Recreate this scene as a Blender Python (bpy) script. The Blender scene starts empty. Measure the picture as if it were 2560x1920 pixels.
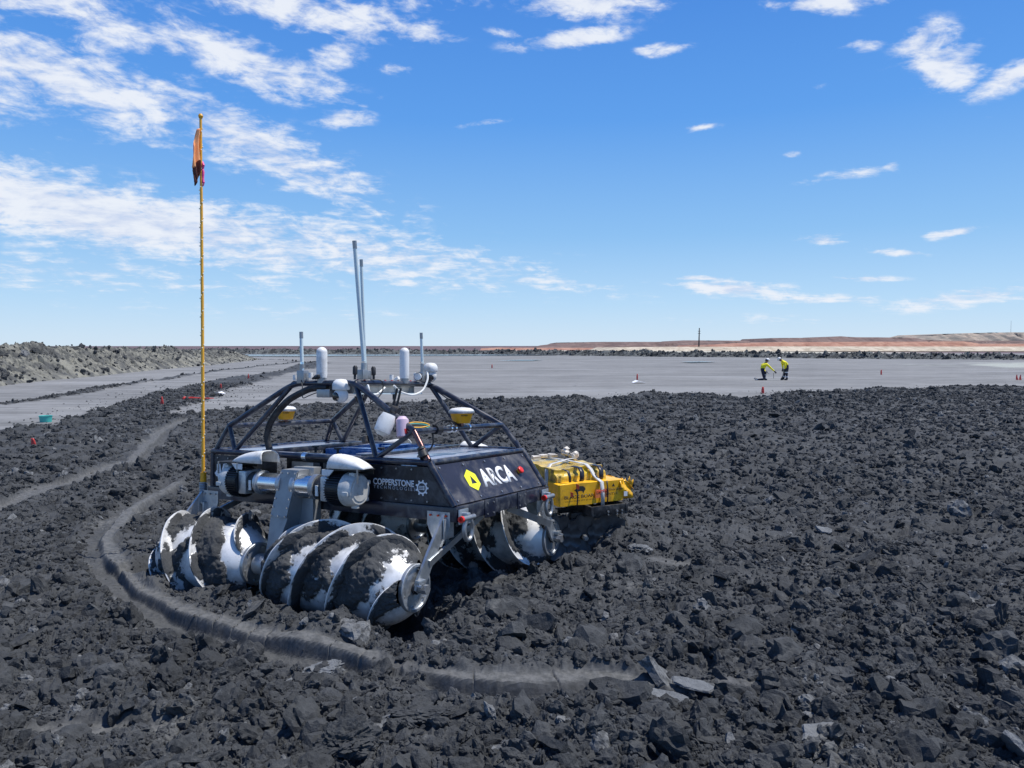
import bpy, bmesh, math, random, time
import numpy as np
from mathutils import Matrix, Vector
T0 = time.time()
rng = np.random.default_rng(7)
random.seed(7)
S = bpy.context.scene
COL = S.collection
rad = math.radians

# ------------------------------------------------------------------ camera
H = 2.1
cam_d = bpy.data.cameras.new('camera'); cam = bpy.data.objects.new('camera', cam_d); COL.objects.link(cam)
cam_d.sensor_width = 36; cam_d.lens = 27; cam_d.clip_start = .05; cam_d.clip_end = 20000
cam.location = (0, 0, H)
PITCH = math.atan(94/1920)
cam.rotation_euler = (math.pi/2-PITCH, 0, 0)
S.camera = cam

# ------------------------------------------------------------------ light
SUN_EL, SUN_AZ = 66., 8.          # azimuth measured from +X towards +Y
sd = bpy.data.lights.new('sun', 'SUN'); sd.energy = 5.0; sd.angle = rad(.53); sd.color = (1, .955, .89)
sun = bpy.data.objects.new('sun', sd); COL.objects.link(sun)
sv = Vector((math.cos(rad(SUN_EL))*math.cos(rad(SUN_AZ)), math.cos(rad(SUN_EL))*math.sin(rad(SUN_AZ)), math.sin(rad(SUN_EL))))
sun.rotation_euler = sv.to_track_quat('Z', 'Y').to_euler()
S.view_settings.view_transform = 'Standard'; S.view_settings.look = 'None'
S.view_settings.exposure = .1; S.view_settings.gamma = 1; S.view_settings.use_curve_mapping = False

def nd(nt, typ, **kw):
    n = nt.nodes.new(typ)
    for k, v in kw.items():
        if k == 'ins':
            for a, b in v.items(): n.inputs[a].default_value = b
        else: setattr(n, k, v)
    return n
def mth(nt, op, a, b=None, c=None, clamp=False):
    n = nt.nodes.new('ShaderNodeMath'); n.operation = op; n.use_clamp = clamp
    for i, v in enumerate((a, b, c)):
        if v is None: continue
        if isinstance(v, (int, float)): n.inputs[i].default_value = v
        else: nt.links.new(v, n.inputs[i])
    return n.outputs[0]
def mixc(nt, fac, a, b, mode='MIX'):
    n = nt.nodes.new('ShaderNodeMix'); n.data_type = 'RGBA'; n.blend_type = mode
    for sock, v in ((n.inputs[0], fac), (n.inputs[6], a), (n.inputs[7], b)):
        if isinstance(v, (int, float)): sock.default_value = v
        elif isinstance(v, tuple): sock.default_value = (*v[:3], 1)
        else: nt.links.new(v, sock)
    return n.outputs[2]
def maprange(nt, v, a, b, c=0., d=1., smooth=True):
    n = nt.nodes.new('ShaderNodeMapRange'); n.interpolation_type = 'SMOOTHSTEP' if smooth else 'LINEAR'
    nt.links.new(v, n.inputs[0])
    for i, x in enumerate((a, b, c, d)): n.inputs[i+1].default_value = x
    return n.outputs[0]
def noise(nt, vec, scale, detail=4, rough=.55, dist=0.):
    n = nt.nodes.new('ShaderNodeTexNoise'); n.inputs['Scale'].default_value = scale
    n.inputs['Detail'].default_value = detail; n.inputs['Roughness'].default_value = rough; n.inputs['Distortion'].default_value = dist
    if vec is not None: nt.links.new(vec, n.inputs['Vector'])
    return n.outputs[0]

def build_world():
    w = bpy.data.worlds.new('World'); S.world = w; w.use_nodes = True
    nt = w.node_tree; nt.nodes.clear()
    out = nt.nodes.new('ShaderNodeOutputWorld'); bg = nt.nodes.new('ShaderNodeBackground'); bg.inputs[1].default_value = .1
    nt.links.new(bg.outputs[0], out.inputs[0])
    sky = nt.nodes.new('ShaderNodeTexSky'); sky.sky_type = 'NISHITA'; sky.sun_disc = False
    sky.sun_elevation = rad(SUN_EL); sky.sun_rotation = rad(90-SUN_AZ)
    sky.air_density = 1.0; sky.dust_density = .35; sky.ozone_density = 2.2; sky.altitude = 300
    tc = nt.nodes.new('ShaderNodeTexCoord'); sep = nt.nodes.new('ShaderNodeSeparateXYZ')
    nt.links.new(tc.outputs['Generated'], sep.inputs[0])
    x, y, z = sep.outputs
    el = mth(nt, 'ARCSINE', z); az = mth(nt, 'ARCTAN2', x, y)
    # cloud sheet: the direction meets a flat layer overhead, so it streaks towards the horizon
    zz = mth(nt, 'ADD', mth(nt, 'MAXIMUM', z, 0.), .11)
    px = mth(nt, 'DIVIDE', x, zz); py = mth(nt, 'DIVIDE', y, zz)
    cb = nt.nodes.new('ShaderNodeCombineXYZ'); nt.links.new(px, cb.inputs[0]); nt.links.new(py, cb.inputs[1])
    rot = nt.nodes.new('ShaderNodeMapping'); rot.inputs['Rotation'].default_value = (0, 0, rad(-28)); rot.inputs['Scale'].default_value = (1.0, 1.45, 1)
    nt.links.new(cb.outputs[0], rot.inputs[0])
    big = noise(nt, rot.outputs[0], 1.05, 5, .55, .25)
    mid = noise(nt, rot.outputs[0], 4.2, 7, .62, .35)
    fine = noise(nt, rot.outputs[0], 15., 5, .6, .3)
    ca = nt.nodes.new('ShaderNodeCombineXYZ'); nt.links.new(mth(nt, 'ADD', az, mth(nt, 'MULTIPLY', el, .45)), ca.inputs[0]); nt.links.new(mth(nt, 'MULTIPLY', el, 2.3), ca.inputs[1])
    rip = noise(nt, ca.outputs[0], 17., 8, .62, .5); rip2 = noise(nt, ca.outputs[0], 46., 6, .6, .4)
    tot = None
    def P(pxx, pyy): return math.atan2(pxx-1280, 1920), math.atan2(866-pyy, math.hypot(1920, pxx-1280))
    blobs = [  # source-photo position and size of the cloud masses, converted to azimuth / elevation
        (260, 540, 830, 85, 7, 1.2), (760, 610, 620, 80, 7, .85), (1250, 680, 420, 38, 8, .6), (230, 690, 800, 55, 2, .55), (100, 430, 350, 45, 6, .55),
        (150, 205, 480, 85, 12, 1.0), (620, 355, 420, 70, 22, 1.0), (840, 440, 200, 45, 25, .6), (0, 270, 300, 60, 8, .6),
        (620, 165, 260, 55, 14, 1.0), (430, 115, 140, 40, 10, .8), (250, 50, 330, 60, 15, .75), (60, 10, 200, 45, 0, .7),
        (760, 45, 300, 45, 4, .95), (890, 120, 150, 42, -28, .8), (1070, 97, 85, 24, 2, .85), (1420, 116, 130, 20, -4, 1.1), (1275, 103, 60, 10, 10, .7),
        (1645, 140, 62, 15, -3, 1.0), (1480, 22, 170, 40, 2, .95), (1430, 40, 80, 20, 0, .8), (1000, 15, 260, 30, 0, .5), (2060, 25, 160, 26, 2, 1.0), (2290, 125, 75, 45, -10, 1.0),
        (2330, 180, 110, 55, 20, 1.0), (2390, 160, 60, 30, -40, .7), (2510, 205, 110, 28, -18, 1.05), (2150, 128, 55, 14, 0, .75), (865, 305, 75, 22, -5, .85), (925, 270, 45, 10, -20, .5),
        (985, 185, 45, 14, 0, .7), (1205, 318, 70, 9, -8, .55), (1740, 328, 52, 9, -2, .9), (1972, 395, 22, 10, 0, .85), (2110, 443, 120, 15, -4, .7),
        (2214, 420, 28, 10, -15, .8), (2050, 602, 60, 14, 4, 1.0), (2370, 585, 75, 12, -8, .9), (2232, 634, 80, 10, 6, .95), (1745, 697, 75, 7, 2, 1.0),
        (1820, 722, 150, 22, 4, 1.05), (2150, 697, 95, 8, 3, .8), (2060, 750, 190, 14, 2, .75), (2400, 745, 220, 26, -5, .85), (1900, 800, 320, 20, 0, .35), (2030, 228, 25, 9, 0, .5),
        (2440, 306, 30, 8, 0, .4), (700, 780, 900, 30, 1, .3)]
    for (bx, by, rx, ry, ang, amp) in blobs:
        a0, e0 = P(bx, by); sx, sy = rx/1920*math.cos(a0)**2, ry/1920*math.cos(a0)
        c, s = math.cos(rad(ang)), -math.sin(rad(ang))
        da = mth(nt, 'SUBTRACT', az, a0); de = mth(nt, 'SUBTRACT', el, e0)
        u = mth(nt, 'ADD', mth(nt, 'MULTIPLY', da, c/sx), mth(nt, 'MULTIPLY', de, s/sx))
        v = mth(nt, 'ADD', mth(nt, 'MULTIPLY', da, -s/sy), mth(nt, 'MULTIPLY', de, c/sy))
        r2 = mth(nt, 'ADD', mth(nt, 'MULTIPLY', u, u), mth(nt, 'MULTIPLY', v, v))
        g = mth(nt, 'MULTIPLY', mth(nt, 'EXPONENT', mth(nt, 'MULTIPLY', r2, -.9)), amp)
        tot = g if tot is None else mth(nt, 'MAXIMUM', tot, g)
    # elsewhere in the sky: the same kind of broken cloud
    outside = maprange(nt, mth(nt, 'ABSOLUTE', az), .72, 1.0)
    high = maprange(nt, el, .44, .60)
    other = mth(nt, 'MULTIPLY', mth(nt, 'MAXIMUM', outside, mth(nt, 'MULTIPLY', high, .5)), .30)
    tot = mth(nt, 'MAXIMUM', tot, other)
    n = mth(nt, 'ADD', mth(nt, 'MULTIPLY', big, .14), mth(nt, 'ADD', mth(nt, 'MULTIPLY', mid, .30), mth(nt, 'ADD', mth(nt, 'MULTIPLY', fine, .10), mth(nt, 'ADD', mth(nt, 'MULTIPLY', rip, .44), mth(nt, 'MULTIPLY', rip2, .24)))))
    dens = mth(nt, 'ADD', mth(nt, 'MULTIPLY', mth(nt, 'SUBTRACT', n, .61), 3.9), mth(nt, 'MULTIPLY', tot, .92))
    m = maprange(nt, dens, .24, 1.02)
    m = mth(nt, 'MULTIPLY', m, maprange(nt, tot, .08, .40, 0, .94))
    shade = maprange(nt, mth(nt, 'ADD', mth(nt, 'MULTIPLY', mid, .4), mth(nt, 'MULTIPLY', rip, .6)), .40, .58)
    cc = mixc(nt, shade, (6.0, 6.7, 8.3), (8.0, 8.35, 9.0))
    # the blue of the photograph: tint the physical sky a little towards saturated blue, keep the pale horizon
    hs = nt.nodes.new('ShaderNodeHueSaturation'); hs.inputs['Saturation'].default_value = 1.12; hs.inputs['Value'].default_value = 1.0
    nt.links.new(sky.outputs[0], hs.inputs['Color'])
    k = maprange(nt, el, 0., 1.4, 0, 1, False)
    ramp = nt.nodes.new('ShaderNodeValToRGB'); nt.links.new(k, ramp.inputs[0])
    e = ramp.color_ramp.elements
    stops = [(0, (5.9, 7.5, 9.2)), (.04, (4.3, 6.6, 9.2)), (.10, (2.5, 5.1, 8.7)), (.20, (1.05, 3.4, 8.3)), (.33, (.52, 2.25, 7.2)), (.55, (.30, 1.35, 4.4)), (1, (.12, .62, 2.4))]
    e[0].position = 0; e[0].color = (*[v/10 for v in stops[0][1]], 1); e[1].position = 1; e[1].color = (*[v/10 for v in stops[-1][1]], 1)
    for p_, c_ in stops[1:-1]:
        q = e.new(p_); q.color = (*[v/10 for v in c_], 1)
    rs = nt.nodes.new('ShaderNodeVectorMath'); rs.operation = 'SCALE'; rs.inputs[3].default_value = 10.
    nt.links.new(ramp.outputs[0], rs.inputs[0])
    base = mixc(nt, .85, hs.outputs[0], rs.outputs[0])
    col = mixc(nt, m, base, cc)
    nt.links.new(col, bg.inputs[0])
build_world()

# ------------------------------------------------------------------ helpers
cp, sp_ = math.cos(PITCH), math.sin(PITCH)
def ray(px, py): return np.array([(px-1280)/1920, cp-(py-960)/1920*sp_, -sp_-(py-960)/1920*cp])
def gnd(px, py, z=0.):                       # where a line of sight meets level ground
    r = ray(px, py); return np.array([0, 0, H])+r*((z-H)/r[2])
def atY(px, py, Y):
    r = ray(px, py); return np.array([0, 0, H])+r*(Y/r[1])

def tag(o, label=None, cat=None, group=None, kind=None):
    if label: o['label'] = label
    if cat: o['category'] = cat
    if group: o['group'] = group
    if kind: o['kind'] = kind
    return o
def empty(name, loc=(0, 0, 0), rz=0.):
    o = bpy.data.objects.new(name, None); COL.objects.link(o); o.location = loc; o.rotation_euler = (0, 0, rz); o.empty_display_size = .1
    return o
def frame(n, up=(0, 0, 1)):
    n = np.asarray(n, float); n = n/np.linalg.norm(n)
    u = np.cross(up, n)
    if np.linalg.norm(u) < 1e-4: u = np.cross((1, 0, 0), n)
    u = u/np.linalg.norm(u); v = np.cross(n, u); return u, v, n
SPLIT = dict(disc_bolts='disc_bolt', bracket_bolts='bracket_bolt', cover_bolts='cover_bolt', cap_lugs='cap_lug', plate_bolts='plate_bolt', cooling_fins='cooling_fin', rivets='rivet', basin_straps='basin_strap', basin_equipment='basin_box', rail_bolts='rail_bolt')
class MB:
    def __init__(s): s.v = []; s.f = []; s.cuts = []
    def add(s, vs, fs):
        b = len(s.v); s.cuts.append((b, len(s.f))); s.v += [tuple(map(float, p)) for p in vs]; s.f += [tuple(i+b for i in q) for q in fs]; return s
    def box(s, c, d, R=None, bev=0.):
        c = np.asarray(c, float); d = np.asarray(d, float)/2
        R = np.eye(3) if R is None else np.asarray(R)
        if bev <= 0:
            vs = [c+R@(d*np.array(q)) for q in ((-1,-1,-1),(1,-1,-1),(1,1,-1),(-1,1,-1),(-1,-1,1),(1,-1,1),(1,1,1),(-1,1,1))]
            return s.add(vs, [(0,3,2,1),(4,5,6,7),(0,1,5,4),(1,2,6,5),(2,3,7,6),(3,0,4,7)])
        bm = bmesh.new(); bmesh.ops.create_cube(bm, size=2)
        for v in bm.verts: v.co = Vector((v.co.x*d[0], v.co.y*d[1], v.co.z*d[2]))
        bmesh.ops.bevel(bm, geom=list(bm.edges), offset=bev, segments=2, affect='EDGES', profile=.6)
        bm.verts.index_update()
        vs = [c+R@np.array(v.co) for v in bm.verts]; fs = [[v.index for v in f.verts] for f in bm.faces]; bm.free()
        return s.add(vs, fs)
    def cyl(s, p0, p1, r0, r1=None, n=16, caps=True):
        r1 = r0 if r1 is None else r1
        p0 = np.asarray(p0, float); p1 = np.asarray(p1, float); u, v, w = frame(p1-p0)
        vs = []
        for p, r in ((p0, r0), (p1, r1)):
            for i in range(n):
                a = 2*math.pi*i/n; vs.append(p+r*(math.cos(a)*u+math.sin(a)*v))
        fs = [(i, (i+1) % n, n+(i+1) % n, n+i) for i in range(n)]
        if caps: fs += [tuple(range(n-1, -1, -1)), tuple(range(n, 2*n))]
        return s.add(vs, fs)
    def lathe(s, o, axis, prof, n=24):      # prof: (t along axis, radius)
        o = np.asarray(o, float); u, v, w = frame(axis); vs = []; fs = []
        for t, r in prof:
            for i in range(n):
                a = 2*math.pi*i/n; vs.append(o+w*t+max(r, 1e-4)*(math.cos(a)*u+math.sin(a)*v))
        for k in range(len(prof)-1):
            for i in range(n):
                j = (i+1) % n; fs.append((k*n+i, k*n+j, (k+1)*n+j, (k+1)*n+i))
        fs.append(tuple(range(n-1, -1, -1))); m = (len(prof)-1)*n; fs.append(tuple(range(m, m+n)))
        return s.add(vs, fs)
    def tube(s, pts, r, n=10, close=False):
        P = [np.asarray(p, float) for p in pts]; vs = []; fs = []; k = len(P)
        u = None
        for i, p in enumerate(P):
            if close: t = P[(i+1) % k]-P[i-1]
            else: t = P[min(i+1, k-1)]-P[max(i-1, 0)]
            t = t/np.linalg.norm(t)
            if u is None: u = frame(t)[0]
            else:
                u = u-t*(u@t); u = u/np.linalg.norm(u)
            v = np.cross(t, u); rr = r[i] if hasattr(r, '__len__') else r
            for a in range(n):
                an = 2*math.pi*a/n; vs.append(p+rr*(math.cos(an)*u+math.sin(an)*v))
        for i in range(k if close else k-1):
            for a in range(n):
                b = (a+1) % n; i2 = (i+1) % k; fs.append((i*n+a, i*n+b, i2*n+b, i2*n+a))
        if not close: fs += [tuple(range(n-1, -1, -1)), tuple((k-1)*n+a for a in range(n))]
        return s.add(vs, fs)
    def prism(s, poly, O, U, V, th):         # polygon in plane (O,U,V), extruded th along U x V
        O = np.asarray(O, float); U = np.asarray(U, float); V = np.asarray(V, float); N = np.cross(U, V); N = N/np.linalg.norm(N)
        n = len(poly); a = [O+U*p[0]+V*p[1] for p in poly]; b = [q+N*th for q in a]
        return s.add(a+b, [tuple(range(n-1, -1, -1)), tuple(range(n, 2*n))]+[(i, (i+1) % n, n+(i+1) % n, n+i) for i in range(n)])
    def pieces(s, name, mat, parent=None, smooth=35):      # every add() becomes a part of its own
        cuts = s.cuts+[(len(s.v), len(s.f))]; out = None
        for (v0, f0), (v1, f1) in zip(cuts[:-1], cuts[1:]):
            q = MB(); q.v = s.v[v0:v1]; q.f = [tuple(i-v0 for i in f) for f in s.f[f0:f1]]; out = q.build(name, mat, parent, smooth); 
        return out
    def build(s, name, mat, parent=None, smooth=35, loc=None):
        if name in SPLIT: return s.pieces(SPLIT[name], mat, parent, smooth)
        me = bpy.data.meshes.new(name); me.from_pydata(s.v, [], s.f); me.update()
        o = bpy.data.objects.new(name, me); COL.objects.link(o)
        for m in (mat if isinstance(mat, (list, tuple)) else [mat]): me.materials.append(m)
        bm = bmesh.new(); bm.from_mesh(me); bmesh.ops.recalc_face_normals(bm, faces=bm.faces); bm.to_mesh(me); bm.free()
        if smooth:
            me.shade_smooth(); me.set_sharp_from_angle(angle=rad(smooth))
        if parent: o.parent = parent
        if loc is not None: o.location = loc
        return o
def grid_mesh(name, X, Y, Z, mat, attrs=None, smooth=False, parent=None, wrap=False):
    r, c = X.shape; co = np.stack([X, Y, Z], -1).reshape(-1, 3).astype(np.float32)
    i = np.arange(r-1)[:, None]*c; j = np.arange(c if wrap else c-1)[None, :]; j2 = (j+1) % c
    q = np.stack(np.broadcast_arrays(i+j, i+j2, i+c+j2, i+c+j), -1).reshape(-1, 4).astype(np.int32)
    me = bpy.data.meshes.new(name); me.vertices.add(len(co)); me.vertices.foreach_set('co', co.ravel())
    me.loops.add(q.size); me.loops.foreach_set('vertex_index', q.ravel())
    me.polygons.add(len(q)); me.polygons.foreach_set('loop_start', np.arange(len(q), dtype=np.int32)*4)
    me.polygons.foreach_set('loop_total', np.full(len(q), 4, np.int32))
    me.polygons.foreach_set('use_smooth', np.full(len(q), bool(smooth)))
    me.update(calc_edges=True)
    for k, a in (attrs or {}).items():
        at = me.attributes.new(k, 'FLOAT', 'POINT'); at.data.foreach_set('value', a.ravel().astype(np.float32))
    me.materials.append(mat); o = bpy.data.objects.new(name, me); COL.objects.link(o)
    if parent: o.parent = parent
    return o

# numpy noise
_T = rng.random((256, 256)).astype(np.float32); _T3 = rng.random((64, 64, 64)).astype(np.float32)
def vn(x, y, seed=0):
    x = x+seed*17.37; y = y+seed*9.11; ix = np.floor(x).astype(int); iy = np.floor(y).astype(int)
    fx = x-ix; fy = y-iy; fx = fx*fx*(3-2*fx); fy = fy*fy*(3-2*fy); a, b = ix & 255, (ix+1) & 255; c, d = iy & 255, (iy+1) & 255
    return (_T[a, c]*(1-fx)+_T[b, c]*fx)*(1-fy)+(_T[a, d]*(1-fx)+_T[b, d]*fx)*fy
def fbm(x, y, o=4, seed=0, g=.5):
    s = 0; a = 1; t = 0
    for k in range(o): s = s+a*vn(x*2**k, y*2**k, seed+k); t += a; a *= g
    return s/t
def vn3(x, y, z):
    I = [np.floor(q).astype(int) for q in (x, y, z)]; F = [q-i for q, i in zip((x, y, z), I)]; F = [f*f*(3-2*f) for f in F]
    r = 0
    for a in (0, 1):
        for b in (0, 1):
            for c in (0, 1):
                w = (F[0] if a else 1-F[0])*(F[1] if b else 1-F[1])*(F[2] if c else 1-F[2])
                r = r+w*_T3[(I[0]+a) & 63, (I[1]+b) & 63, (I[2]+c) & 63]
    return r
def fbm3(x, y, z, o=4, g=.55):
    s = 0; a = 1; t = 0
    for k in range(o): s = s+a*vn3(x*2**k+k*7.3, y*2**k+k*3.1, z*2**k+k*5.7); t += a; a *= g
    return s/t
def chunk(x, y, s, seed, tilt=.9, groove=.35):      # broken clods: every cell its own height and tilt, cracks between
    u = x/s; v = y/s; iu = np.floor(u).astype(int); iv = np.floor(v).astype(int)
    b1 = np.full(u.shape, 9., np.float32); b2 = b1.copy(); h = np.zeros(u.shape, np.float32)
    for a in (-1, 0, 1):
        for b in (-1, 0, 1):
            ci = iu+a; cj = iv+b; A = (ci*7+seed*31) & 255; B = (cj*13+seed*57) & 255
            cx = ci+.1+.8*_T[A, B]; cy = cj+.1+.8*_T[B, (A+91) & 255]; dx = u-cx; dy = v-cy; d = dx*dx+dy*dy
            hh = _T[(A+37) & 255, (B+11) & 255]+tilt*((_T[(B+5) & 255, A]-.5)*dx*2+(_T[(A+77) & 255, (B+123) & 255]-.5)*dy*2)
            nb = d < b1; b2 = np.where(nb, b1, np.minimum(b2, d)); h = np.where(nb, hh, h); b1 = np.where(nb, d, b1)
    e = np.sqrt(b2)-np.sqrt(b1)
    return h-groove*np.exp(-(e/.14)**2)
def sstep(a, b, x):
    t = np.clip((x-a)/(b-a), 0, 1); return t*t*(3-2*t)
def polydist(x, y, pts, closed=True):   # signed distance (inside positive) to polygon, or distance/side/arclength to a polyline
    pts = np.asarray(pts, float); n = len(pts); d = np.full(x.shape, 1e9, np.float32); ins = np.zeros(x.shape, bool); side = np.zeros(x.shape, np.float32); arc = np.zeros(x.shape, np.float32); L = 0
    for i in range(n if closed else n-1):
        a = pts[i]; b = pts[(i+1) % n]; e = b-a; l2 = max(e@e, 1e-9)
        t = np.clip(((x-a[0])*e[0]+(y-a[1])*e[1])/l2, 0, 1); dx = x-a[0]-t*e[0]; dy = y-a[1]-t*e[1]; q = np.sqrt(dx*dx+dy*dy)
        if closed:
            if a[1] != b[1]: ins ^= ((a[1] > y) != (b[1] > y)) & (x < (b[0]-a[0])*(y-a[1])/(b[1]-a[1])+a[0])
            d = np.minimum(d, q)
        else:
            nb = q < d; d = np.where(nb, q, d); side = np.where(nb, np.sign(e[0]*(y-a[1])-e[1]*(x-a[0])), side); arc = np.where(nb, L+t*math.sqrt(l2), arc); L += math.sqrt(l2)
    return np.where(ins, d, -d) if closed else (d*side, arc)

# ------------------------------------------------------------------ materials
def mat(name, col, rough=.6, metal=0., var=.0, vs=8., bump=0., bs=40., coat=0., dust=None, dustamt=.0, dscale=5., coords='Object', spec=.5, trans=0., alpha=1.):
    m = bpy.data.materials.new(name); m.use_nodes = True; nt = m.node_tree; b = nt.nodes['Principled BSDF']
    b.inputs['Roughness'].default_value = rough; b.inputs['Metallic'].default_value = metal; b.inputs['Coat Weight'].default_value = coat; b.inputs['Coat Roughness'].default_value = .15
    b.inputs['Specular IOR Level'].default_value = spec
    if trans: b.inputs['Transmission Weight'].default_value = trans
    if alpha < 1: b.inputs['Alpha'].default_value = alpha
    tc = nt.nodes.new('ShaderNodeTexCoord').outputs[coords]
    c = (*col, 1); cs = None
    if var:
        n = noise(nt, tc, vs, 6, .65); f = maprange(nt, n, .3, .7, 1-var, 1+var, False)
        vm = nt.nodes.new('ShaderNodeVectorMath'); vm.operation = 'SCALE'; vm.inputs[0].default_value = col; nt.links.new(f, vm.inputs[3]); cs = vm.outputs[0]
        r = maprange(nt, n, .3, .7, max(rough-.12, .05), min(rough+.12, 1), False); nt.links.new(r, b.inputs['Roughness'])
    if dustamt:
        n2 = noise(nt, tc, dscale, 8, .7, .4); f2 = maprange(nt, n2, .5-.15*dustamt, .78-.2*dustamt, 0, min(1, .35+dustamt*.6))
        cs = mixc(nt, f2, cs if cs is not None else c, dust)
        rr = maprange(nt, f2, 0, 1, rough, .85, False); nt.links.new(rr, b.inputs['Roughness'])
        if metal:
            mm = maprange(nt, f2, 0, 1, metal, 0, False); nt.links.new(mm, b.inputs['Metallic'])
    if cs is not None: nt.links.new(cs, b.inputs['Base Color'])
    else: b.inputs['Base Color'].default_value = c
    if bump:
        bn = nt.nodes.new('ShaderNodeBump'); bn.inputs['Strength'].default_value = bump; bn.inputs['Distance'].default_value = .01
        nt.links.new(noise(nt, tc, bs, 5, .6), bn.inputs['Height']); nt.links.new(bn.outputs[0], b.inputs['Normal'])
    return m
DUST = (.115, .12, .125)
M = dict(
    navy=mat('navy_paint', (.006, .010, .028), .3, 0, .25, 14, coat=.3, dust=DUST, dustamt=.5, dscale=7),
    panel=mat('black_panel', (.009, .009, .013), .42, 0, .2, 7, dust=(.14, .14, .145), dustamt=.45, dscale=5),
    fpanel=mat('front_panel', (.014, .014, .026), .4, 0, .3, 5, dust=(.15, .15, .16), dustamt=.5, dscale=3.2),
    deck=mat('deck_plate', (.19, .21, .29), .22, .25, .2, 3, coat=.5, dust=(.30, .33, .40), dustamt=.75, dscale=2.2),  # sky sheen painted in: pale bluish base and bluish dust colour
    alu=mat('brushed_aluminium', (.46, .49, .52), .38, .85, .14, 9, bump=.12, bs=60, dust=(.22, .23, .24), dustamt=.35, dscale=8),
    dull=mat('dull_plate', (.30, .32, .34), .5, .45, .1, 9, dust=(.22, .23, .24), dustamt=.2, dscale=8),
    shiny=mat('polished_metal', (.78, .80, .82), .16, 1., .05, 9),
    blk=mat('black_rubber', (.012, .012, .014), .5, 0, .2, 12, dust=DUST, dustamt=.25, dscale=12),
    motor=mat('motor_black', (.010, .012, .018), .35, .2, .2, 12),
    grey=mat('motor_grey', (.56, .57, .56), .5, .2, .1, 12, dust=(.15, .15, .15), dustamt=.3, dscale=14),
    white=mat('white_plastic', (.76, .77, .77), .4, 0, .04, 8, dust=(.34, .33, .31), dustamt=.5, dscale=8),
    fibre=mat('pale_fibreglass', (.55, .66, .70), .35, 0, .05, 10),
    galv=mat('grey_metal', (.33, .34, .35), .4, .7, .15, 20),
    yel=mat('yellow_plastic', (.75, .36, .01), .4, 0, .08, 20),
    gold=mat('yellow_tube', (.78, .40, .03), .35, 0, .12, 30),
    bead=mat('clear_beads', (.9, .85, .65), .15, 0, spec=.9),
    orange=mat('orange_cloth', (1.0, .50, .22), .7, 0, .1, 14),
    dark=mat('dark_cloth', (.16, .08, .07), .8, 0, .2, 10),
    pink=mat('pink_ribbon', (.80, .08, .28), .6),
    red=mat('red_plastic', (.72, .03, .02), .35),
    redflag=mat('red_marker', (.78, .11, .10), .6, 0, .15, 20),
    blue=mat('blue_plastic', (.05, .16, .42), .25, 0, .3, 12, dust=(.4, .45, .55), dustamt=.4, dscale=12),
    teal=mat('teal_plastic', (.06, .42, .38), .45, 0, .15, 9),
    label=mat('white_print', (.75, .77, .80), .5), lime=mat('lime_print', (.78, .82, .02), .5), lblgrey=mat('grey_print', (.42, .45, .50), .5),
    bronze=mat('brown_metal', (.16, .09, .085), .25, .8, .2, 20),
    card=mat('yellow_card', (.88, .47, .012), .38, 0, .12, 5, bump=.25, bs=9, dust=(.07, .06, .04), dustamt=.24, dscale=7, coat=.2),
    card2=mat('yellow_wrap', (.85, .56, .03), .22, 0, .2, 9, bump=.8, bs=13, dust=(.045, .04, .035), dustamt=.75, dscale=5, coat=.6),
    ink=mat('black_ink', (.03, .028, .02), .5), redink=mat('red_ink', (.75, .07, .02), .5),
    strap=mat('grey_strap', (.52, .52, .52), .45, 0, .2, 30), blkstrap=mat('black_strap', (.02, .02, .03), .4),
    steel=mat('black_steel', (.025, .026, .030), .4, .4, .3, 15, dust=(.10, .10, .10), dustamt=.45, dscale=15),
    blade=mat('blade_steel', (.085, .09, .10), .4, .5, .3, 9, dust=(.12, .12, .12), dustamt=.3, dscale=9),
    hivis=mat('yellow_shirt', (.80, .72, .02), .8, 0, .08, 9), trou=mat('navy_trousers', (.012, .014, .035), .85), skin=mat('skin', (.32, .17, .11), .6),
    hair=mat('dark_hair', (.02, .015, .01), .7), refl=mat('reflective_band', (.6, .62, .65), .4), glove=mat('dark_glove', (.03, .03, .035), .7), paper=mat('white_paper', (.85, .86, .9), .6),
    wood=mat('old_pole', (.04, .035, .035), .8), foil=mat('bag_grey', (.62, .58, .52), .45, 0, .2, 20, bump=.6, bs=25),
    wire_w=mat('white_cable', (.75, .76, .74), .4), glass=mat('lens_black', (.01, .01, .012), .06, spec=.8),
)
def cloth(name, col, k=.5):
    m = bpy.data.materials[name]; nt = m.node_tree; b = nt.nodes['Principled BSDF']; out = nt.nodes['Material Output']; t = nt.nodes.new('ShaderNodeBsdfTranslucent'); t.inputs[0].default_value = (*col, 1)
    mx = nt.nodes.new('ShaderNodeMixShader'); mx.inputs[0].default_value = k; nt.links.new(b.outputs[0], mx.inputs[1]); nt.links.new(t.outputs[0], mx.inputs[2]); nt.links.new(mx.outputs[0], out.inputs[0])
cloth('orange_cloth', (1.0, .46, .20), .3); cloth('dark_cloth', (.45, .18, .10), .5); cloth('red_marker', (.85, .12, .10), .4)
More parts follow.
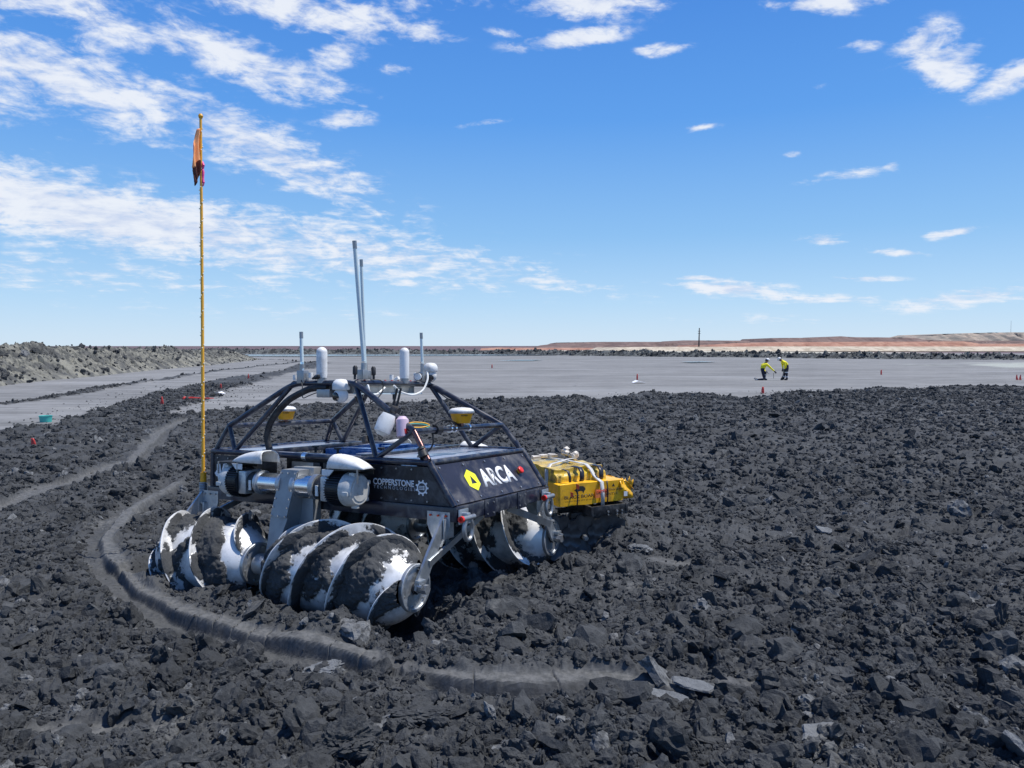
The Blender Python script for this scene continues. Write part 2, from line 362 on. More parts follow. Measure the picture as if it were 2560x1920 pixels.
def mudcolor(nt, pos, light):
    n1 = noise(nt, pos, 2.2, 5, .6); n2 = noise(nt, pos, 19, 6, .7); n3 = noise(nt, pos, 120, 4, .7)
    a = mth(nt, 'ADD', mth(nt, 'MULTIPLY', n1, .45), mth(nt, 'ADD', mth(nt, 'MULTIPLY', n2, .35), mth(nt, 'MULTIPLY', n3, .2)))
    f = maprange(nt, a, .34, .68, 0, 1, False)
    c = mixc(nt, f, (.0235*light, .026*light, .029*light), (.080*light, .085*light, .091*light))
    pt = mth(nt, 'ADD', noise(nt, pos, .9, 4, .6), mth(nt, 'MULTIPLY', mth(nt, 'SUBTRACT', n2, .5), .5))
    return mixc(nt, maprange(nt, pt, .60, .74, 0, .6), c, (.155, .158, .155)), n2, n3
def mud_mat(name, instanced=False, light=1.):
    m = bpy.data.materials.new(name); m.use_nodes = True; nt = m.node_tree; b = nt.nodes['Principled BSDF']
    pos = nt.nodes.new('ShaderNodeNewGeometry').outputs['Position']
    c, n2, n3 = mudcolor(nt, pos, light)
    b.inputs['Specular IOR Level'].default_value = .2; b.inputs['Roughness'].default_value = .85
    if instanced:
        oi = nt.nodes.new('ShaderNodeObjectInfo').outputs['Random']
        k = maprange(nt, oi, 0, 1, .82, 1.18, False)
        vm = nt.nodes.new('ShaderNodeVectorMath'); vm.operation = 'SCALE'; nt.links.new(c, vm.inputs[0]); nt.links.new(k, vm.inputs[3]); c = vm.outputs[0]
        dry = mth(nt, 'GREATER_THAN', oi, .972)
        c = mixc(nt, mth(nt, 'MULTIPLY', dry, maprange(nt, n2, .35, .6, .1, .75)), c, (.20, .21, .22))
    nt.links.new(c, b.inputs['Base Color'])
    bn = nt.nodes.new('ShaderNodeBump'); bn.inputs['Strength'].default_value = .9; bn.inputs['Distance'].default_value = .018
    nt.links.new(mth(nt, 'ADD', mth(nt, 'MULTIPLY', noise(nt, pos, 38, 5, .65), .7), mth(nt, 'MULTIPLY', n3, .35)), bn.inputs['Height'])
    nt.links.new(bn.outputs[0], b.inputs['Normal'])
    return m
M['clod'] = mud_mat('dark_clay_clods', True)
M['clay'] = mud_mat('dark_clay', False)
M['clayg'] = mud_mat('grey_dry_clay', False, 3.0)

def ground_mat():
    m = bpy.data.materials.new('tailings_ground'); m.use_nodes = True; nt = m.node_tree; b = nt.nodes['Principled BSDF']
    geo = nt.nodes.new('ShaderNodeNewGeometry'); pos = geo.outputs['Position']
    def at(n):
        a = nt.nodes.new('ShaderNodeAttribute'); a.attribute_name = n; return a.outputs['Fac']
    rub, sm, pale, far = at('rub'), at('sm'), at('pale'), at('far')
    c, n2, n3 = mudcolor(nt, pos, 1.0)
    mp = nt.nodes.new('ShaderNodeMapping'); mp.inputs['Scale'].default_value = (.06, .22, 1); nt.links.new(pos, mp.inputs[0])
    s1 = noise(nt, mp.outputs[0], 1., 8, .62, .6)
    mp2 = nt.nodes.new('ShaderNodeMapping'); mp2.inputs['Scale'].default_value = (.5, 1.6, 1); nt.links.new(pos, mp2.inputs[0])
    s2 = noise(nt, mp2.outputs[0], 1., 6, .6, .4)
    s3 = noise(nt, pos, 3.5, 6, .7)
    a = mth(nt, 'ADD', mth(nt, 'MULTIPLY', s1, .50), mth(nt, 'ADD', mth(nt, 'MULTIPLY', s2, .32), mth(nt, 'MULTIPLY', s3, .18)))
    plc = mixc(nt, maprange(nt, a, .36, .64), (.132, .134, .134), (.240, .243, .246))
    # cracks of the dry sheet
    vo = nt.nodes.new('ShaderNodeTexVoronoi'); vo.feature = 'DISTANCE_TO_EDGE'; vo.inputs['Scale'].default_value = .16
    wn = nt.nodes.new('ShaderNodeTexNoise'); wn.inputs['Scale'].default_value = .5; wn.inputs['Detail'].default_value = 5; nt.links.new(pos, wn.inputs['Vector'])
    vadd = nt.nodes.new('ShaderNodeVectorMath'); vadd.operation = 'MULTIPLY_ADD'; vadd.inputs[1].default_value = (5, 5, 0); nt.links.new(wn.outputs['Color'], vadd.inputs[0]); nt.links.new(pos, vadd.inputs[2])
    nt.links.new(vadd.outputs[0], vo.inputs['Vector'])
    cr = maprange(nt, vo.outputs['Distance'], .0, .012, 1, 0)
    cr = mth(nt, 'MULTIPLY', cr, maprange(nt, s2, .5, .62, 0, .8))
    plc = mixc(nt, cr, plc, (.05, .052, .056))
    mp3 = nt.nodes.new('ShaderNodeMapping'); mp3.inputs['Scale'].default_value = (.12, .9, 1); nt.links.new(pos, mp3.inputs[0])
    s4 = noise(nt, mp3.outputs[0], 1., 9, .72, 1.2); plc = mixc(nt, maprange(nt, s4, .57, .63, 0, .62), plc, (.075, .076, .076)); plc = mixc(nt, maprange(nt, s4, .36, .44, .5, 0), plc, (.33, .33, .32))
    wet = maprange(nt, s1, .60, .72)
    plc = mixc(nt, mth(nt, 'MULTIPLY', wet, .35), plc, (.30, .32, .35))
    smc = mixc(nt, maprange(nt, n2, .35, .65), (.070, .073, .075), (.125, .128, .130))
    c = mixc(nt, sm, c, smc); c = mixc(nt, rub, plc, c)
    c = mixc(nt, pale, c, (.32, .34, .31)); 
    fc = mixc(nt, noise(nt, pos, .004, 6, .6), (.085, .060, .075), (.16, .11, .11))
    c = mixc(nt, far, c, fc)
    nt.links.new(c, b.inputs['Base Color'])
    b.inputs['Roughness'].default_value = .85; b.inputs['Specular IOR Level'].default_value = .25
    bn = nt.nodes.new('ShaderNodeBump'); bn.inputs['Distance'].default_value = .012
    nt.links.new(maprange(nt, mth(nt, 'SUBTRACT', rub, sm), 0, 1, .15, .75), bn.inputs['Strength'])
    nt.links.new(mth(nt, 'ADD', mth(nt, 'MULTIPLY', noise(nt, pos, 38, 5, .65), .7), mth(nt, 'MULTIPLY', n3, .35)), bn.inputs['Height'])
    nt.links.new(bn.outputs[0], b.inputs['Normal'])
    return m
M['ground'] = ground_mat()

# ------------------------------------------------------------------ robot pose
RB = np.array([[0.8696173939181275, 0.4937251840478635, -0.0010152989449740933], [-0.492800271001602, 0.868110522243483, 0.05943075021312675], [0.03022384978443332, -0.05118167452370761, 0.9982319144853852]])
OB = np.array([-0.16941347365885429, 6.749007678631961, 0.2098051016371107])
def L2W(l): return OB+RB@np.asarray(l, float)

# ------------------------------------------------------------------ ground
G2 = lambda pts: [gnd(*p)[:2] for p in pts]
RUB = G2([(-1500, 1190), (-700, 1130), (0, 1085), (63, 1075), (139, 1056), (253, 1022), (389, 981), (538, 950), (700, 927), (746, 908), (790, 903), (828, 908), (794, 920), (726, 934), (658, 955), (568, 977), (538, 997), (459, 1021), (427, 1040),
          (506, 1030), (633, 1017), (692, 1019), (771, 1013), (997, 1007), (1166, 1001), (1350, 996), (1500, 996), (1600, 986), (1740, 984), (1800, 992), (1873, 998), (1915, 993), (1955, 982), (2170, 974), (2410, 967), (2560, 970), (3000, 972), (3700, 1010)])+[np.array((30., 1.)), np.array((-30., 1.))]
RIDGE = G2([(-200, 1025), (0, 1010), (95, 999), (202, 982), (316, 961), (380, 952), (459, 941), (538, 928), (633, 917), (700, 911), (749, 904), (690, 899), (636, 897)])
RBA = G2([(-200, 1360), (0, 1290), (116, 1235), (237, 1197), (285, 1178), (332, 1160), (358, 1133), (386, 1108), (421, 1073), (459, 1060), (494, 1050), (530, 1045)])
RBB = G2([(450, 1212), (382, 1250), (318, 1285), (272, 1331), (257, 1377), (272, 1423), (312, 1470), (382, 1516), (463, 1562), (555, 1591), (648, 1614), (740, 1632), (833, 1655), (925, 1682), (1010, 1700), (1100, 1718), (1180, 1735), (1330, 1742), (1430, 1742), (1520, 1738), (1620, 1752), (1740, 1765), (1850, 1762), (1990, 1755)])
def chaikin(p, k=2):
    for _ in range(k):
        q = [p[0]]
        for a, b in zip(p[:-1], p[1:]): q += [a*.75+b*.25, a*.25+b*.75]
        p = q+[p[-1]]
    return p
RBA = chaikin(RBA, 1); RBB = chaikin(RBB, 1)
RBC = G2([(1580, 1420), (1640, 1418), (1700, 1432), (1760, 1450)])
PATCH = G2([(1500, 1142), (1560, 1138), (1630, 1146), (1600, 1156), (1520, 1152)])
PALE = G2([(2335, 911), (2450, 908), (3200, 906), (3200, 921), (2520, 919), (2400, 915)])
MOUND = [(gnd(640, 1545)[:2], .35, .10), (gnd(810, 1600)[:2], .35, .07), (gnd(560, 1500)[:2], .3, .05), (gnd(1475, 1385)[:2], .45, -.24), (gnd(1400, 1440)[:2], .3, -.06), (gnd(1100, 1470)[:2], .4, .05), (gnd(1560, 1380)[:2], .5, .10)]
def ground_h(x, y, fine=True):
    x = x.astype(np.float32); y = y.astype(np.float32)
    w1 = (fbm(x*2.3, y*2.3, 3, 3)-.5); w2 = (fbm(x*2.3, y*2.3, 3, 8)-.5)
    dist = np.sqrt(x*x+y*y)
    sd = polydist(x, y, RUB)+w1*(.35+np.minimum(dist, 25)*.022)
    rub = sstep(-.1, .45, sd)
    dr, _ = polydist(x, y, RIDGE, False)
    rid = 1-sstep(.25, .75, np.abs(dr)/(.75+w1*.9)); rid = rid*sstep(.26, .38, fbm(x*.35, y*.35, 2, 5)+.12)
    rid = np.where(y > 10, rid, 0)
    R = np.maximum(rub, rid)
    fine_s = np.clip(1.25-dist/26, 0, 1)
    xw = x+w1*.10+(vn(x*14, y*14, 4)-.5)*.035; yw = y+w2*.10+(vn(x*14, y*14, 9)-.5)*.035
    hr = (fbm(x*.42, y*.42, 3, 2)-.5)*.30-.03
    bil = lambda f, sd_: 1-np.abs(2*vn(xw*f, yw*f, sd_)-1)*1.0
    hr = hr+bil(1.6, 71)*.075+bil(3.7, 72)*.060+bil(8.1, 73)*.040*np.clip(1.8-dist/16, .4, 1)
    hr = hr+bil(17.3, 74)*.022*fine_s+bil(37., 75)*.011*fine_s+(fbm(x*60, y*60, 2, 11)-.5)*.010*fine_s
    hr = hr+.0
    hp = (fbm(x*.12, y*.25, 4, 21)-.5)*.10*np.clip(dist/20, .2, 1)
    h = hp*(1-R)+(hr-.02)*R
    # smooth rims left by earlier passes
    sm = np.zeros_like(x)
    for pts, top, wd, gate in ((RBB, .088, .08, .0), (RBA, .055, .15, .05), (RBC, .05, .12, .1)):
        s, arc = polydist(x, y, pts, False); s = s+w1*.07+(vn(arc*2.1, arc*0+3, 6)-.5)*.07+(vn(x*7, y*7, 61)-.5)*.02
        on = sstep(gate-.05, gate+.05, .02+ vn(arc*1.1, arc*0+1.3, 31)*.5+vn(arc*.45, arc*0+8, 12)*.5)
        L = math.fsum(np.linalg.norm(np.array(pts[i+1])-pts[i]) for i in range(len(pts)-1))
        if pts is RBB: on = on*(1-.7*sstep(8.35, 8.5, arc)*(1-sstep(8.8, 8.95, arc)))*(1-.5*sstep(10.1, 10.25, arc))
        on = on*sstep(.02, .3, arc)*(1-sstep(L-.3, L-.02, arc))*(1 if pts is not RBC else .8)
        prof = sstep(-.035, .0, s)*(1-sstep(wd, wd+.05, s))           # flat top with a steep outer wall
        foot = sstep(-.30, -.15, s)*(1-sstep(-.04, .01, s))*(.55+.45*sstep(.35, .6, vn(arc*1.5, arc*0+5, 77)))
        wob = wd*(.55+.9*vn(arc*1.3, arc*0+9, 17)); prof = sstep(-.055, .012, s)*(1-sstep(wob, wob+.07, s)); crack = np.exp(-((vn(arc*5.5+s*1.5, arc*0, 3)-.5)/.018)**2)
        zt = top*(.75+.5*vn(arc*1.6, arc*0+2, 44))+.02*(vn(x*3, y*3, 14)-.5)-.016*crack+(fbm(x*26, y*26, 3, 63)-.5)*.012
        h = h*(1-prof*on)+zt*prof*on; h = h*(1-.75*foot*on)+(-.045)*.75*foot*on
        sm = np.maximum(sm, np.maximum(prof, foot*.35)*on)
    sp = sstep(-.05, .1, polydist(x, y, PATCH)+w1*.4); h = h*(1-sp)+.03*sp; sm = np.maximum(sm, sp)
    # flats in the bottom left corner and scattered
    fl = sstep(.60, .68, fbm(x*.8+3, y*.8, 3, 40))*.0
    for cx, cy, rx, ry in ((*gnd(230, 1850)[:2], .42, .13), (*gnd(900, 1490)[:2], .2, .1)):
        e = 1-sstep(.6, 1.1, np.sqrt(((x-cx)/rx)**2+((y-cy)/ry)**2)+w1*.8); h = h*(1-e*.85)+(.03+(fbm(x*9, y*9, 4, 91)-.5)*.05)*e*.85; sm = np.maximum(sm, e*.8)
    # the robot has sunk: ruts under its screws
    dx = x-OB[0]; dy = y-OB[1]; lx = dx*RB[0, 0]+dy*RB[1, 0]; ly = dx*RB[0, 1]+dy*RB[1, 1]
    for s_ in (-1, 1):
        rut = (1-sstep(.34 if s_ < 0 else .5, .46 if s_ < 0 else .8, np.abs(ly-s_*1.151)))*sstep(-3.15, -2.9, lx)*(1-sstep(.12, .38, lx))
        h = h*(1-rut)+np.minimum(h, -.26+h*.5)*rut
    mid = (1-sstep(.75, 1.15, np.abs(ly-.25)))*sstep(-3.3, -3.0, lx)*(1-sstep(-.1, .45, lx)); h = h-mid*.20
    for (c, r, a) in MOUND: h = h+a*np.exp(-((x-c[0])**2+(y-c[1])**2)/r**2*2)
    return h, R, sm, sd
def build_ground():
    az = np.radians(np.linspace(-47, 47, 1240)); pys = np.concatenate([np.arange(2440, 1180, -2.6), np.arange(1180, 955, -1.7), np.arange(955, 870, -1.2)])
    Ys = 1920*H/(pys-866); Ys = np.concatenate([Ys, [1500, 2500, 5000, 12000]])
    Y, A = np.meshgrid(Ys, az, indexing='ij'); X = Y*np.tan(A)
    j = (Y < 40); Y = Y.copy(); 
    h, R, sm, sd = ground_h(X.ravel(), Y.ravel()); h = h.reshape(X.shape); R = R.reshape(X.shape); sm = sm.reshape(X.shape)
    pale = sstep(-2, 3, polydist(X.ravel().astype(np.float32), Y.ravel().astype(np.float32), PALE)+(fbm(X.ravel()*.3, Y.ravel()*.3, 3, 50)-.5)*14).reshape(X.shape)
    far = sstep(225, 245, Y)
    h = h*(1-sstep(100, 200, Y))
    o = grid_mesh('ground', X, Y, h, M['ground'], dict(rub=R, sm=sm, pale=pale, far=far))
    o['kind'] = 'structure'
    # the land around and behind the camera
    b = MB(); n = 48; b.add([(16000*math.cos(2*math.pi*i/n), 16000*math.sin(2*math.pi*i/n), -.62) for i in range(n)], [tuple(range(n))])
    me = b.build('terrain', M['clayg']); me['kind'] = 'structure'
build_ground()
print('ground', time.time()-T0)

# ------------------------------------------------------------------ clods
def clod_mesh(i, sub, seed, oc=5):
    r = np.random.default_rng(seed); bm = bmesh.new(); bmesh.ops.create_icosphere(bm, subdivisions=sub, radius=1)
    P = np.array([v.co for v in bm.verts]); flat = r.uniform(.35, .95)
    for k in range(r.integers(9, 15)):
        n = r.normal(size=3); n /= np.linalg.norm(n); d = r.uniform(.35, .85); t = P@n; P = P-np.outer(np.maximum(t-d, 0)*(.55 if i < 9 else .72), n)
    s = r.uniform(0, 50); nz = (fbm3(P[:, 0]*2.3+s, P[:, 1]*2.3+s, P[:, 2]*2.3, oc, .74)-.5)*(2.1 if i < 9 else 1.0)
    ln = np.linalg.norm(P, axis=1, keepdims=True); P = P*(1+nz[:, None]*.75); P = P*np.array([1, r.uniform(.55, 1), flat])
    for v, p in zip(bm.verts, P): v.co = p
    me = bpy.data.meshes.new('clod_shape'); bm.to_mesh(me); bm.free(); me.materials.append(M['clod']); return me
def slab_mesh(seed):
    r = np.random.default_rng(seed); n = 9; bm = bmesh.new(); pts = []
    for k in range(n):
        a = 2*math.pi*(k+r.uniform(-.3, .3))/n; q = r.uniform(.6, 1.); pts.append((q*math.cos(a), q*.65*math.sin(a)))
    lo = [bm.verts.new((x, y, -.12+r.uniform(-.03, .03))) for x, y in pts]; hi = [bm.verts.new((x*.93, y*.93, .1+.22*x*x+r.uniform(-.02, .02))) for x, y in pts]
    bm.faces.new(lo[::-1]); bm.faces.new(hi)
    for k in range(n): bm.faces.new((lo[k], lo[(k+1) % n], hi[(k+1) % n], hi[k]))
    bmesh.ops.triangulate(bm, faces=bm.faces); bmesh.ops.subdivide_edges(bm, edges=bm.edges, cuts=2 if seed < 300 else 5, use_grid_fill=True)
    P = np.array([v.co for v in bm.verts]); q = fbm3(P[:, 0]*3+seed, P[:, 1]*3, P[:, 2]*3, 5, .6)-.5; q2 = fbm3(P[:, 0]*4+seed, P[:, 1]*4+9, P[:, 2]*4+9, 5, .6)-.5
    for v, a, b in zip(bm.verts, q, q2): v.co.z += a*.26; v.co.x += b*.16; v.co.y += q2[0]*.05+a*.14
    me = bpy.data.meshes.new('slab_shape'); bm.to_mesh(me); bm.free(); me.materials.append(M['clod']); return me
src = bpy.data.collections.new('clod_shapes')
NV = 12
for i in range(NV):
    o = bpy.data.objects.new('clod_%02d' % i, clod_mesh(i, 3, 100+i)); src.objects.link(o)
for i in range(4):
    o = bpy.data.objects.new('slab_%02d' % i, slab_mesh(200+i)); src.objects.link(o)
def clod_group():
    ng = bpy.data.node_groups.new('scatter_clods', 'GeometryNodeTree')
    ng.interface.new_socket('Geometry', in_out='INPUT', socket_type='NodeSocketGeometry'); ng.interface.new_socket('Geometry', in_out='OUTPUT', socket_type='NodeSocketGeometry')
    gi = ng.nodes.new('NodeGroupInput'); go = ng.nodes.new('NodeGroupOutput'); ip = ng.nodes.new('GeometryNodeInstanceOnPoints'); ci = ng.nodes.new('GeometryNodeCollectionInfo')
    ci.inputs['Collection'].default_value = src; ci.inputs['Separate Children'].default_value = True; ci.inputs['Reset Children'].default_value = True
    ip.inputs['Pick Instance'].default_value = True
    def na(n, t):
        a = ng.nodes.new('GeometryNodeInputNamedAttribute'); a.data_type = t; a.inputs['Name'].default_value = n; return a.outputs['Attribute']
    e2r = ng.nodes.new('FunctionNodeEulerToRotation')
    L = ng.links.new; L(gi.outputs[0], ip.inputs['Points']); L(ci.outputs[0], ip.inputs['Instance']); L(na('idx', 'INT'), ip.inputs['Instance Index'])
    L(na('rot', 'FLOAT_VECTOR'), e2r.inputs[0]); L(e2r.outputs[0], ip.inputs['Rotation']); L(na('scl', 'FLOAT_VECTOR'), ip.inputs['Scale']); L(ip.outputs[0], go.inputs[0])
    return ng
NG = clod_group()
def scatter(name, P, scl, rot, idx, kind='stuff'):
    me = bpy.data.meshes.new(name); me.vertices.add(len(P)); me.vertices.foreach_set('co', P.astype(np.float32).ravel())
    for n, t, d in (('scl', 'FLOAT_VECTOR', scl), ('rot', 'FLOAT_VECTOR', rot)):
        a = me.attributes.new(n, t, 'POINT'); a.data.foreach_set('vector', d.astype(np.float32).ravel())
    a = me.attributes.new('idx', 'INT', 'POINT'); a.data.foreach_set('value', idx.astype(np.int32))
    o = bpy.data.objects.new(name, me); COL.objects.link(o); md = o.modifiers.new('scatter', 'NODES'); md.node_group = NG; o['kind'] = kind; return o
def robot_local(x, y):
    dx = x-OB[0]; dy = y-OB[1]; return dx*RB[0, 0]+dy*RB[1, 0], dx*RB[0, 1]+dy*RB[1, 1]
def make_clods():
    P = []; SC = []
    #          count  Ymin  Ymax  mean size  sigma
    for n, y0, y1, s, sg in ((42000, 2.9, 11, .014, .4), (26000, 2.9, 12.5, .027, .5), (5200, 2.9, 14, .052, .42), (105000, 9, 42, .040, .45), (14000, 10, 44, .075, .35), (9000, 42, 120, .10, .3), (90, 3.2, 12, .11, .2), (1500, 2.9, 6.2, .062, .35)):
        Y = y0*(y1/y0)**rng.random(n) if y1 < 15 else np.sqrt(rng.random(n)*(y1**2-y0**2)+y0**2)
        X = Y*(rng.random(n)*2-1)*.86; P.append(np.stack([X, Y], 1)); SC.append(np.exp(rng.normal(0, sg, n))*s)
    P = np.concatenate(P); SC = np.concatenate(SC)
    h, R, sm, sd = ground_h(P[:, 0], P[:, 1]); lx, ly = robot_local(P[:, 0], P[:, 1])
    rut = (np.abs(np.abs(ly)-1.151) < .42) & (lx > -3.2) & (lx < .12)
    near_rim = np.zeros(len(SC), bool)
    for pts, a, b in ((RBB, -.15, .12), (RBA, -.08, .17)):
        s_, arc = polydist(P[:, 0].astype(np.float32), P[:, 1].astype(np.float32), pts, False); near_rim |= (P[:, 1] < 20) & (s_ > a-SC*.9) & (s_ < b+SC*.8) & (arc > .1) & ((rng.random(len(SC)) < .9) | (SC > .02)) & ((arc < 8.4) | ((arc > 9.0) & (arc < 10.2)) | (pts is RBA))
    keep = ~near_rim & ((R > np.where(P[:, 1] > 42, .35, .55)) | ((sd > -1.8*rng.random(len(SC))**2-.2) & (sd < .3) & (rng.random(len(SC)) < .25) & (SC < .05))) & ((sm < .25) | ((SC < .018) & (rng.random(len(SC)) < .25))) & ~(rut & (SC > .02)) & (h+SC*.8 < .36)
    # clods mass in drifts
    keep &= (fbm(P[:, 0].astype(np.float32)*.9, P[:, 1].astype(np.float32)*.9, 3, 60)+rng.random(len(SC))*.6 > .50)
    P = P[keep]; SC = SC[keep]; h = h[keep]; n = len(P)
    idx = rng.integers(0, NV, n); sl = rng.random(n) < .13; idx[sl] = NV+rng.integers(0, 4, sl.sum())
    rot = rng.random((n, 3))*6.283; rot[:, 0] = np.where(sl, rng.normal(0, .45, n), rot[:, 0]); rot[:, 1] = np.where(sl, rng.normal(0, .45, n), rot[:, 1])
    scl = SC[:, None]*rng.uniform(.65, 1.35, (n, 3)); scl[sl] *= 1.35
    print('clods', n)
    o = scatter('mud_clods', np.column_stack([P, h-SC*rng.uniform(-.15, .55, n)]), scl, rot, idx)
    tag(o, 'dark grey clay clods churned up over the whole field', 'clods')
make_clods()
print('clods', time.time()-T0)

# ------------------------------------------------------------------ far setting
def strata_mat(name, c1, c2, sc=(.02, .02, .3), bump=.6):
    m = bpy.data.materials.new(name); m.use_nodes = True; nt = m.node_tree; b = nt.nodes['Principled BSDF']; b.inputs['Roughness'].default_value = .95; b.inputs['Specular IOR Level'].default_value = .2
    pos = nt.nodes.new('ShaderNodeNewGeometry').outputs['Position']
    mp = nt.nodes.new('ShaderNodeMapping'); mp.inputs['Scale'].default_value = sc; nt.links.new(pos, mp.inputs[0])
    n = noise(nt, mp.outputs[0], 2.5, 8, .7, .8); nt.links.new(mixc(nt, maprange(nt, n, .36, .62), c1, c2), b.inputs['Base Color'])
    return m
def terrace(name, pts, Y, slope, matl, base=None, zb=-.5, seed=1, depth=120, rough=.5, dY=0.):
    xs = np.array([p[0] for p in pts], float); ys = np.array([p[1] for p in pts], float)
    U = np.arange(xs[0], xs[-1]+.1, 2.0); T = np.interp(U, xs, ys); k = np.arange(len(U))
    Xc = (U-1280)/1920*Y; top = H+(866-T)/1920*Y+(vn(U*.15, U*0, seed)-.5)*.25*rough*Y/150
    rows = np.array([0, .08, .2, .35, .5, .65, .8, .92, 1., 1.02, 1.6]); X = []; YY = []; Z = []
    for r in rows:
        g = (fbm(Xc*.12, Xc*0+r*1.2, 4, seed+3)-.5)*slope*.9*(1-abs(r-.5)) if r <= 1 else 0
        yy = Y+(dY*(U-U[0])/(U[-1]-U[0]))+r*slope+g if r <= 1 else Y+slope+(r-1)*depth
        zz = zb+(top-zb)*min(r, 1)**.9; X.append(Xc*(np.full_like(Xc, 1))*yy/Y if False else Xc); YY.append(np.zeros_like(Xc)+yy); Z.append(zz+np.zeros_like(Xc))
    Z[-1] = Z[-2]-.2
    o = grid_mesh(name, np.array(X), np.array(YY), np.array(Z), matl, smooth=True); o['kind'] = 'structure'; return o
m_cream = strata_mat('pale_cut', (.34, .29, .22), (.52, .46, .37), (.10, .02, .35)); m_red = strata_mat('red_cut', (.27, .135, .10), (.38, .225, .165), (.05, .02, .3))
m_dark = strata_mat('dark_overburden', (.12, .085, .080), (.20, .145, .13), (.03, .02, .3)); m_grey = strata_mat('grey_dump', (.19, .18, .16), (.36, .30, .25), (.06, .02, .15))
m_plain = strata_mat('scrub_plain', (.085, .065, .080), (.13, .10, .11), (.002, .002, .05)); m_mid = strata_mat('flat_sand', (.34, .33, .28), (.45, .43, .37), (.03, .03, .3))
terrace('distant_plain', [(-1600, 866), (-400, 865), (250, 865.3), (640, 865), (1250, 865), (1800, 864)], 2600, 60, m_plain, seed=4, depth=2000, rough=.01)
terrace('mine_dump', [(2340, 866), (2354, 853), (2380, 842), (2417, 833), (2560, 829), (2800, 828), (3600, 830)], 620, 40, m_grey, seed=9, rough=.1)
terrace('dark_mesa', [(1930, 866), (1949, 853), (1961, 844), (2119, 843), (2142, 839.5), (2180, 842), (2335, 843), (2354, 848), (2420, 851), (3600, 853)], 520, 25, m_dark, seed=11, rough=.08)
terrace('brown_mesa', [(1335, 869), (1352, 865), (1365, 862), (1385, 860), (1396, 856), (1516, 854), (1713, 854), (1732, 850), (1895, 851), (1904, 854), (1960, 856), (3600, 857)], 480, 25, m_dark, seed=12, rough=.08)
terrace('red_terrace', [(1770, 872), (1790, 862), (1850, 861), (1900, 859), (1961, 855), (2200, 854), (2450, 853), (2480, 855), (2500, 859), (3600, 860)], 400, 18, m_red, seed=13, rough=.08)
terrace('ochre_bank', [(1200, 871), (1240, 869), (1480, 870), (1540, 872), (1560, 872)], 420, 18, m_red, seed=15, rough=.1)
terrace('pale_terrace', [(1515, 879), (1548, 868), (1700, 867), (1900, 867), (1961, 866), (2400, 866.5), (3600, 867)], 300, 10, m_cream, seed=16, rough=.12, zb=.2)
terrace('sand_bench', [(1180, 878), (1300, 878), (1540, 877.5), (1961, 880), (2560, 884), (3600, 886)], 235, 5, m_mid, seed=17, rough=.05, zb=-.2)

def berm(name, base, crest, back, matl, seed, nseg=500, rows=46, amp=.25, cell=.9):
    base = np.array(base); seg = np.r_[0, np.cumsum(np.linalg.norm(np.diff(base, axis=0), axis=1))]
    # spacing grows with distance so the near end is fine
    dist = np.linalg.norm(base, axis=1); dens = np.r_[0, np.cumsum(np.diff(seg)/(.5*(dist[1:]+dist[:-1])))]
    s = np.interp(np.linspace(0, dens[-1], nseg), dens, seg); bx = np.interp(s, seg, base[:, 0]); by = np.interp(s, seg, base[:, 1])
    cr = np.interp(s, seg, crest); tx = np.gradient(bx, s); ty = np.gradient(by, s); l = np.hypot(tx, ty); nx, ny = -ty/l, tx/l
    if back < 0: nx, ny, back = -nx, -ny, -back
    t = np.linspace(0, 1, rows)[:, None]; X = bx+nx*t*back; Y = by+ny*t*back
    prof = np.where(t < .42, (t/.42)**.85, 1-((t-.42)/.58)**1.5)
    x = X.astype(np.float32); y = Y.astype(np.float32); w = (fbm(x*1.3, y*1.3, 3, seed)-.5)*.6
    env = np.sqrt(np.clip(prof, 0, 1))*sstep(0, .1, t)
    Z = prof*cr*(1+(fbm(x*.35, y*.35, 2, seed+4)-.5)*.35)+env*amp*(chunk(x+w, y+w, cell, seed)-.45+.55*(chunk(x+w, y+w, cell*.45, seed+1)-.5)+.3*(chunk(x, y+w, cell*.2, seed+2)-.5))-.04
    o = grid_mesh(name, X, Y, Z, matl); o['kind'] = 'structure'; return o
def berm_mat(name, a, b_, s):
    m = bpy.data.materials.new(name); m.use_nodes = True; nt = m.node_tree; b = nt.nodes['Principled BSDF']; b.inputs['Roughness'].default_value = .92; b.inputs['Specular IOR Level'].default_value = .25
    pos = nt.nodes.new('ShaderNodeNewGeometry').outputs['Position']; n = noise(nt, pos, s, 8, .68, .5)
    nt.links.new(mixc(nt, maprange(nt, n, .40, .62), a, b_), b.inputs['Base Color'])
    bn = nt.nodes.new('ShaderNodeBump'); bn.inputs['Strength'].default_value = .9; bn.inputs['Distance'].default_value = .12; nt.links.new(noise(nt, pos, s*6, 6, .7), bn.inputs['Height']); nt.links.new(bn.outputs[0], b.inputs['Normal'])
    return m
mb1 = berm_mat('tan_grey_berm', (.085, .088, .087), (.235, .232, .200), .7); mb2 = berm_mat('dark_berm', (.045, .050, .053), (.14, .15, .15), .5)
B1 = [gnd(-900, 1060)[:2], gnd(-300, 995)[:2]]+G2([(0, 966), (95, 953), (222, 942), (380, 926), (506, 915), (600, 905), (640, 900), (658, 898)])
berm('left_berm', B1, [1.9, 2.05, 2.1, 2.15, 2.25, 2.0, 1.7, 1.5, 1.3, .3], 9, mb1, 5, nseg=900, rows=72, amp=.36, cell=.8)
B2 = G2([(300, 884), (700, 885), (1200, 885.5), (1421, 889), (1660, 892), (1900, 894), (2145, 897), (2560, 900), (3200, 905), (4200, 912)])
berm('far_berm', B2, [1.3, 1.35, 1.05, 1.0, .95, .95, .72, .75, .7, .7], 9, mb2, 8, nseg=1500, rows=22, amp=.6, cell=1.3)
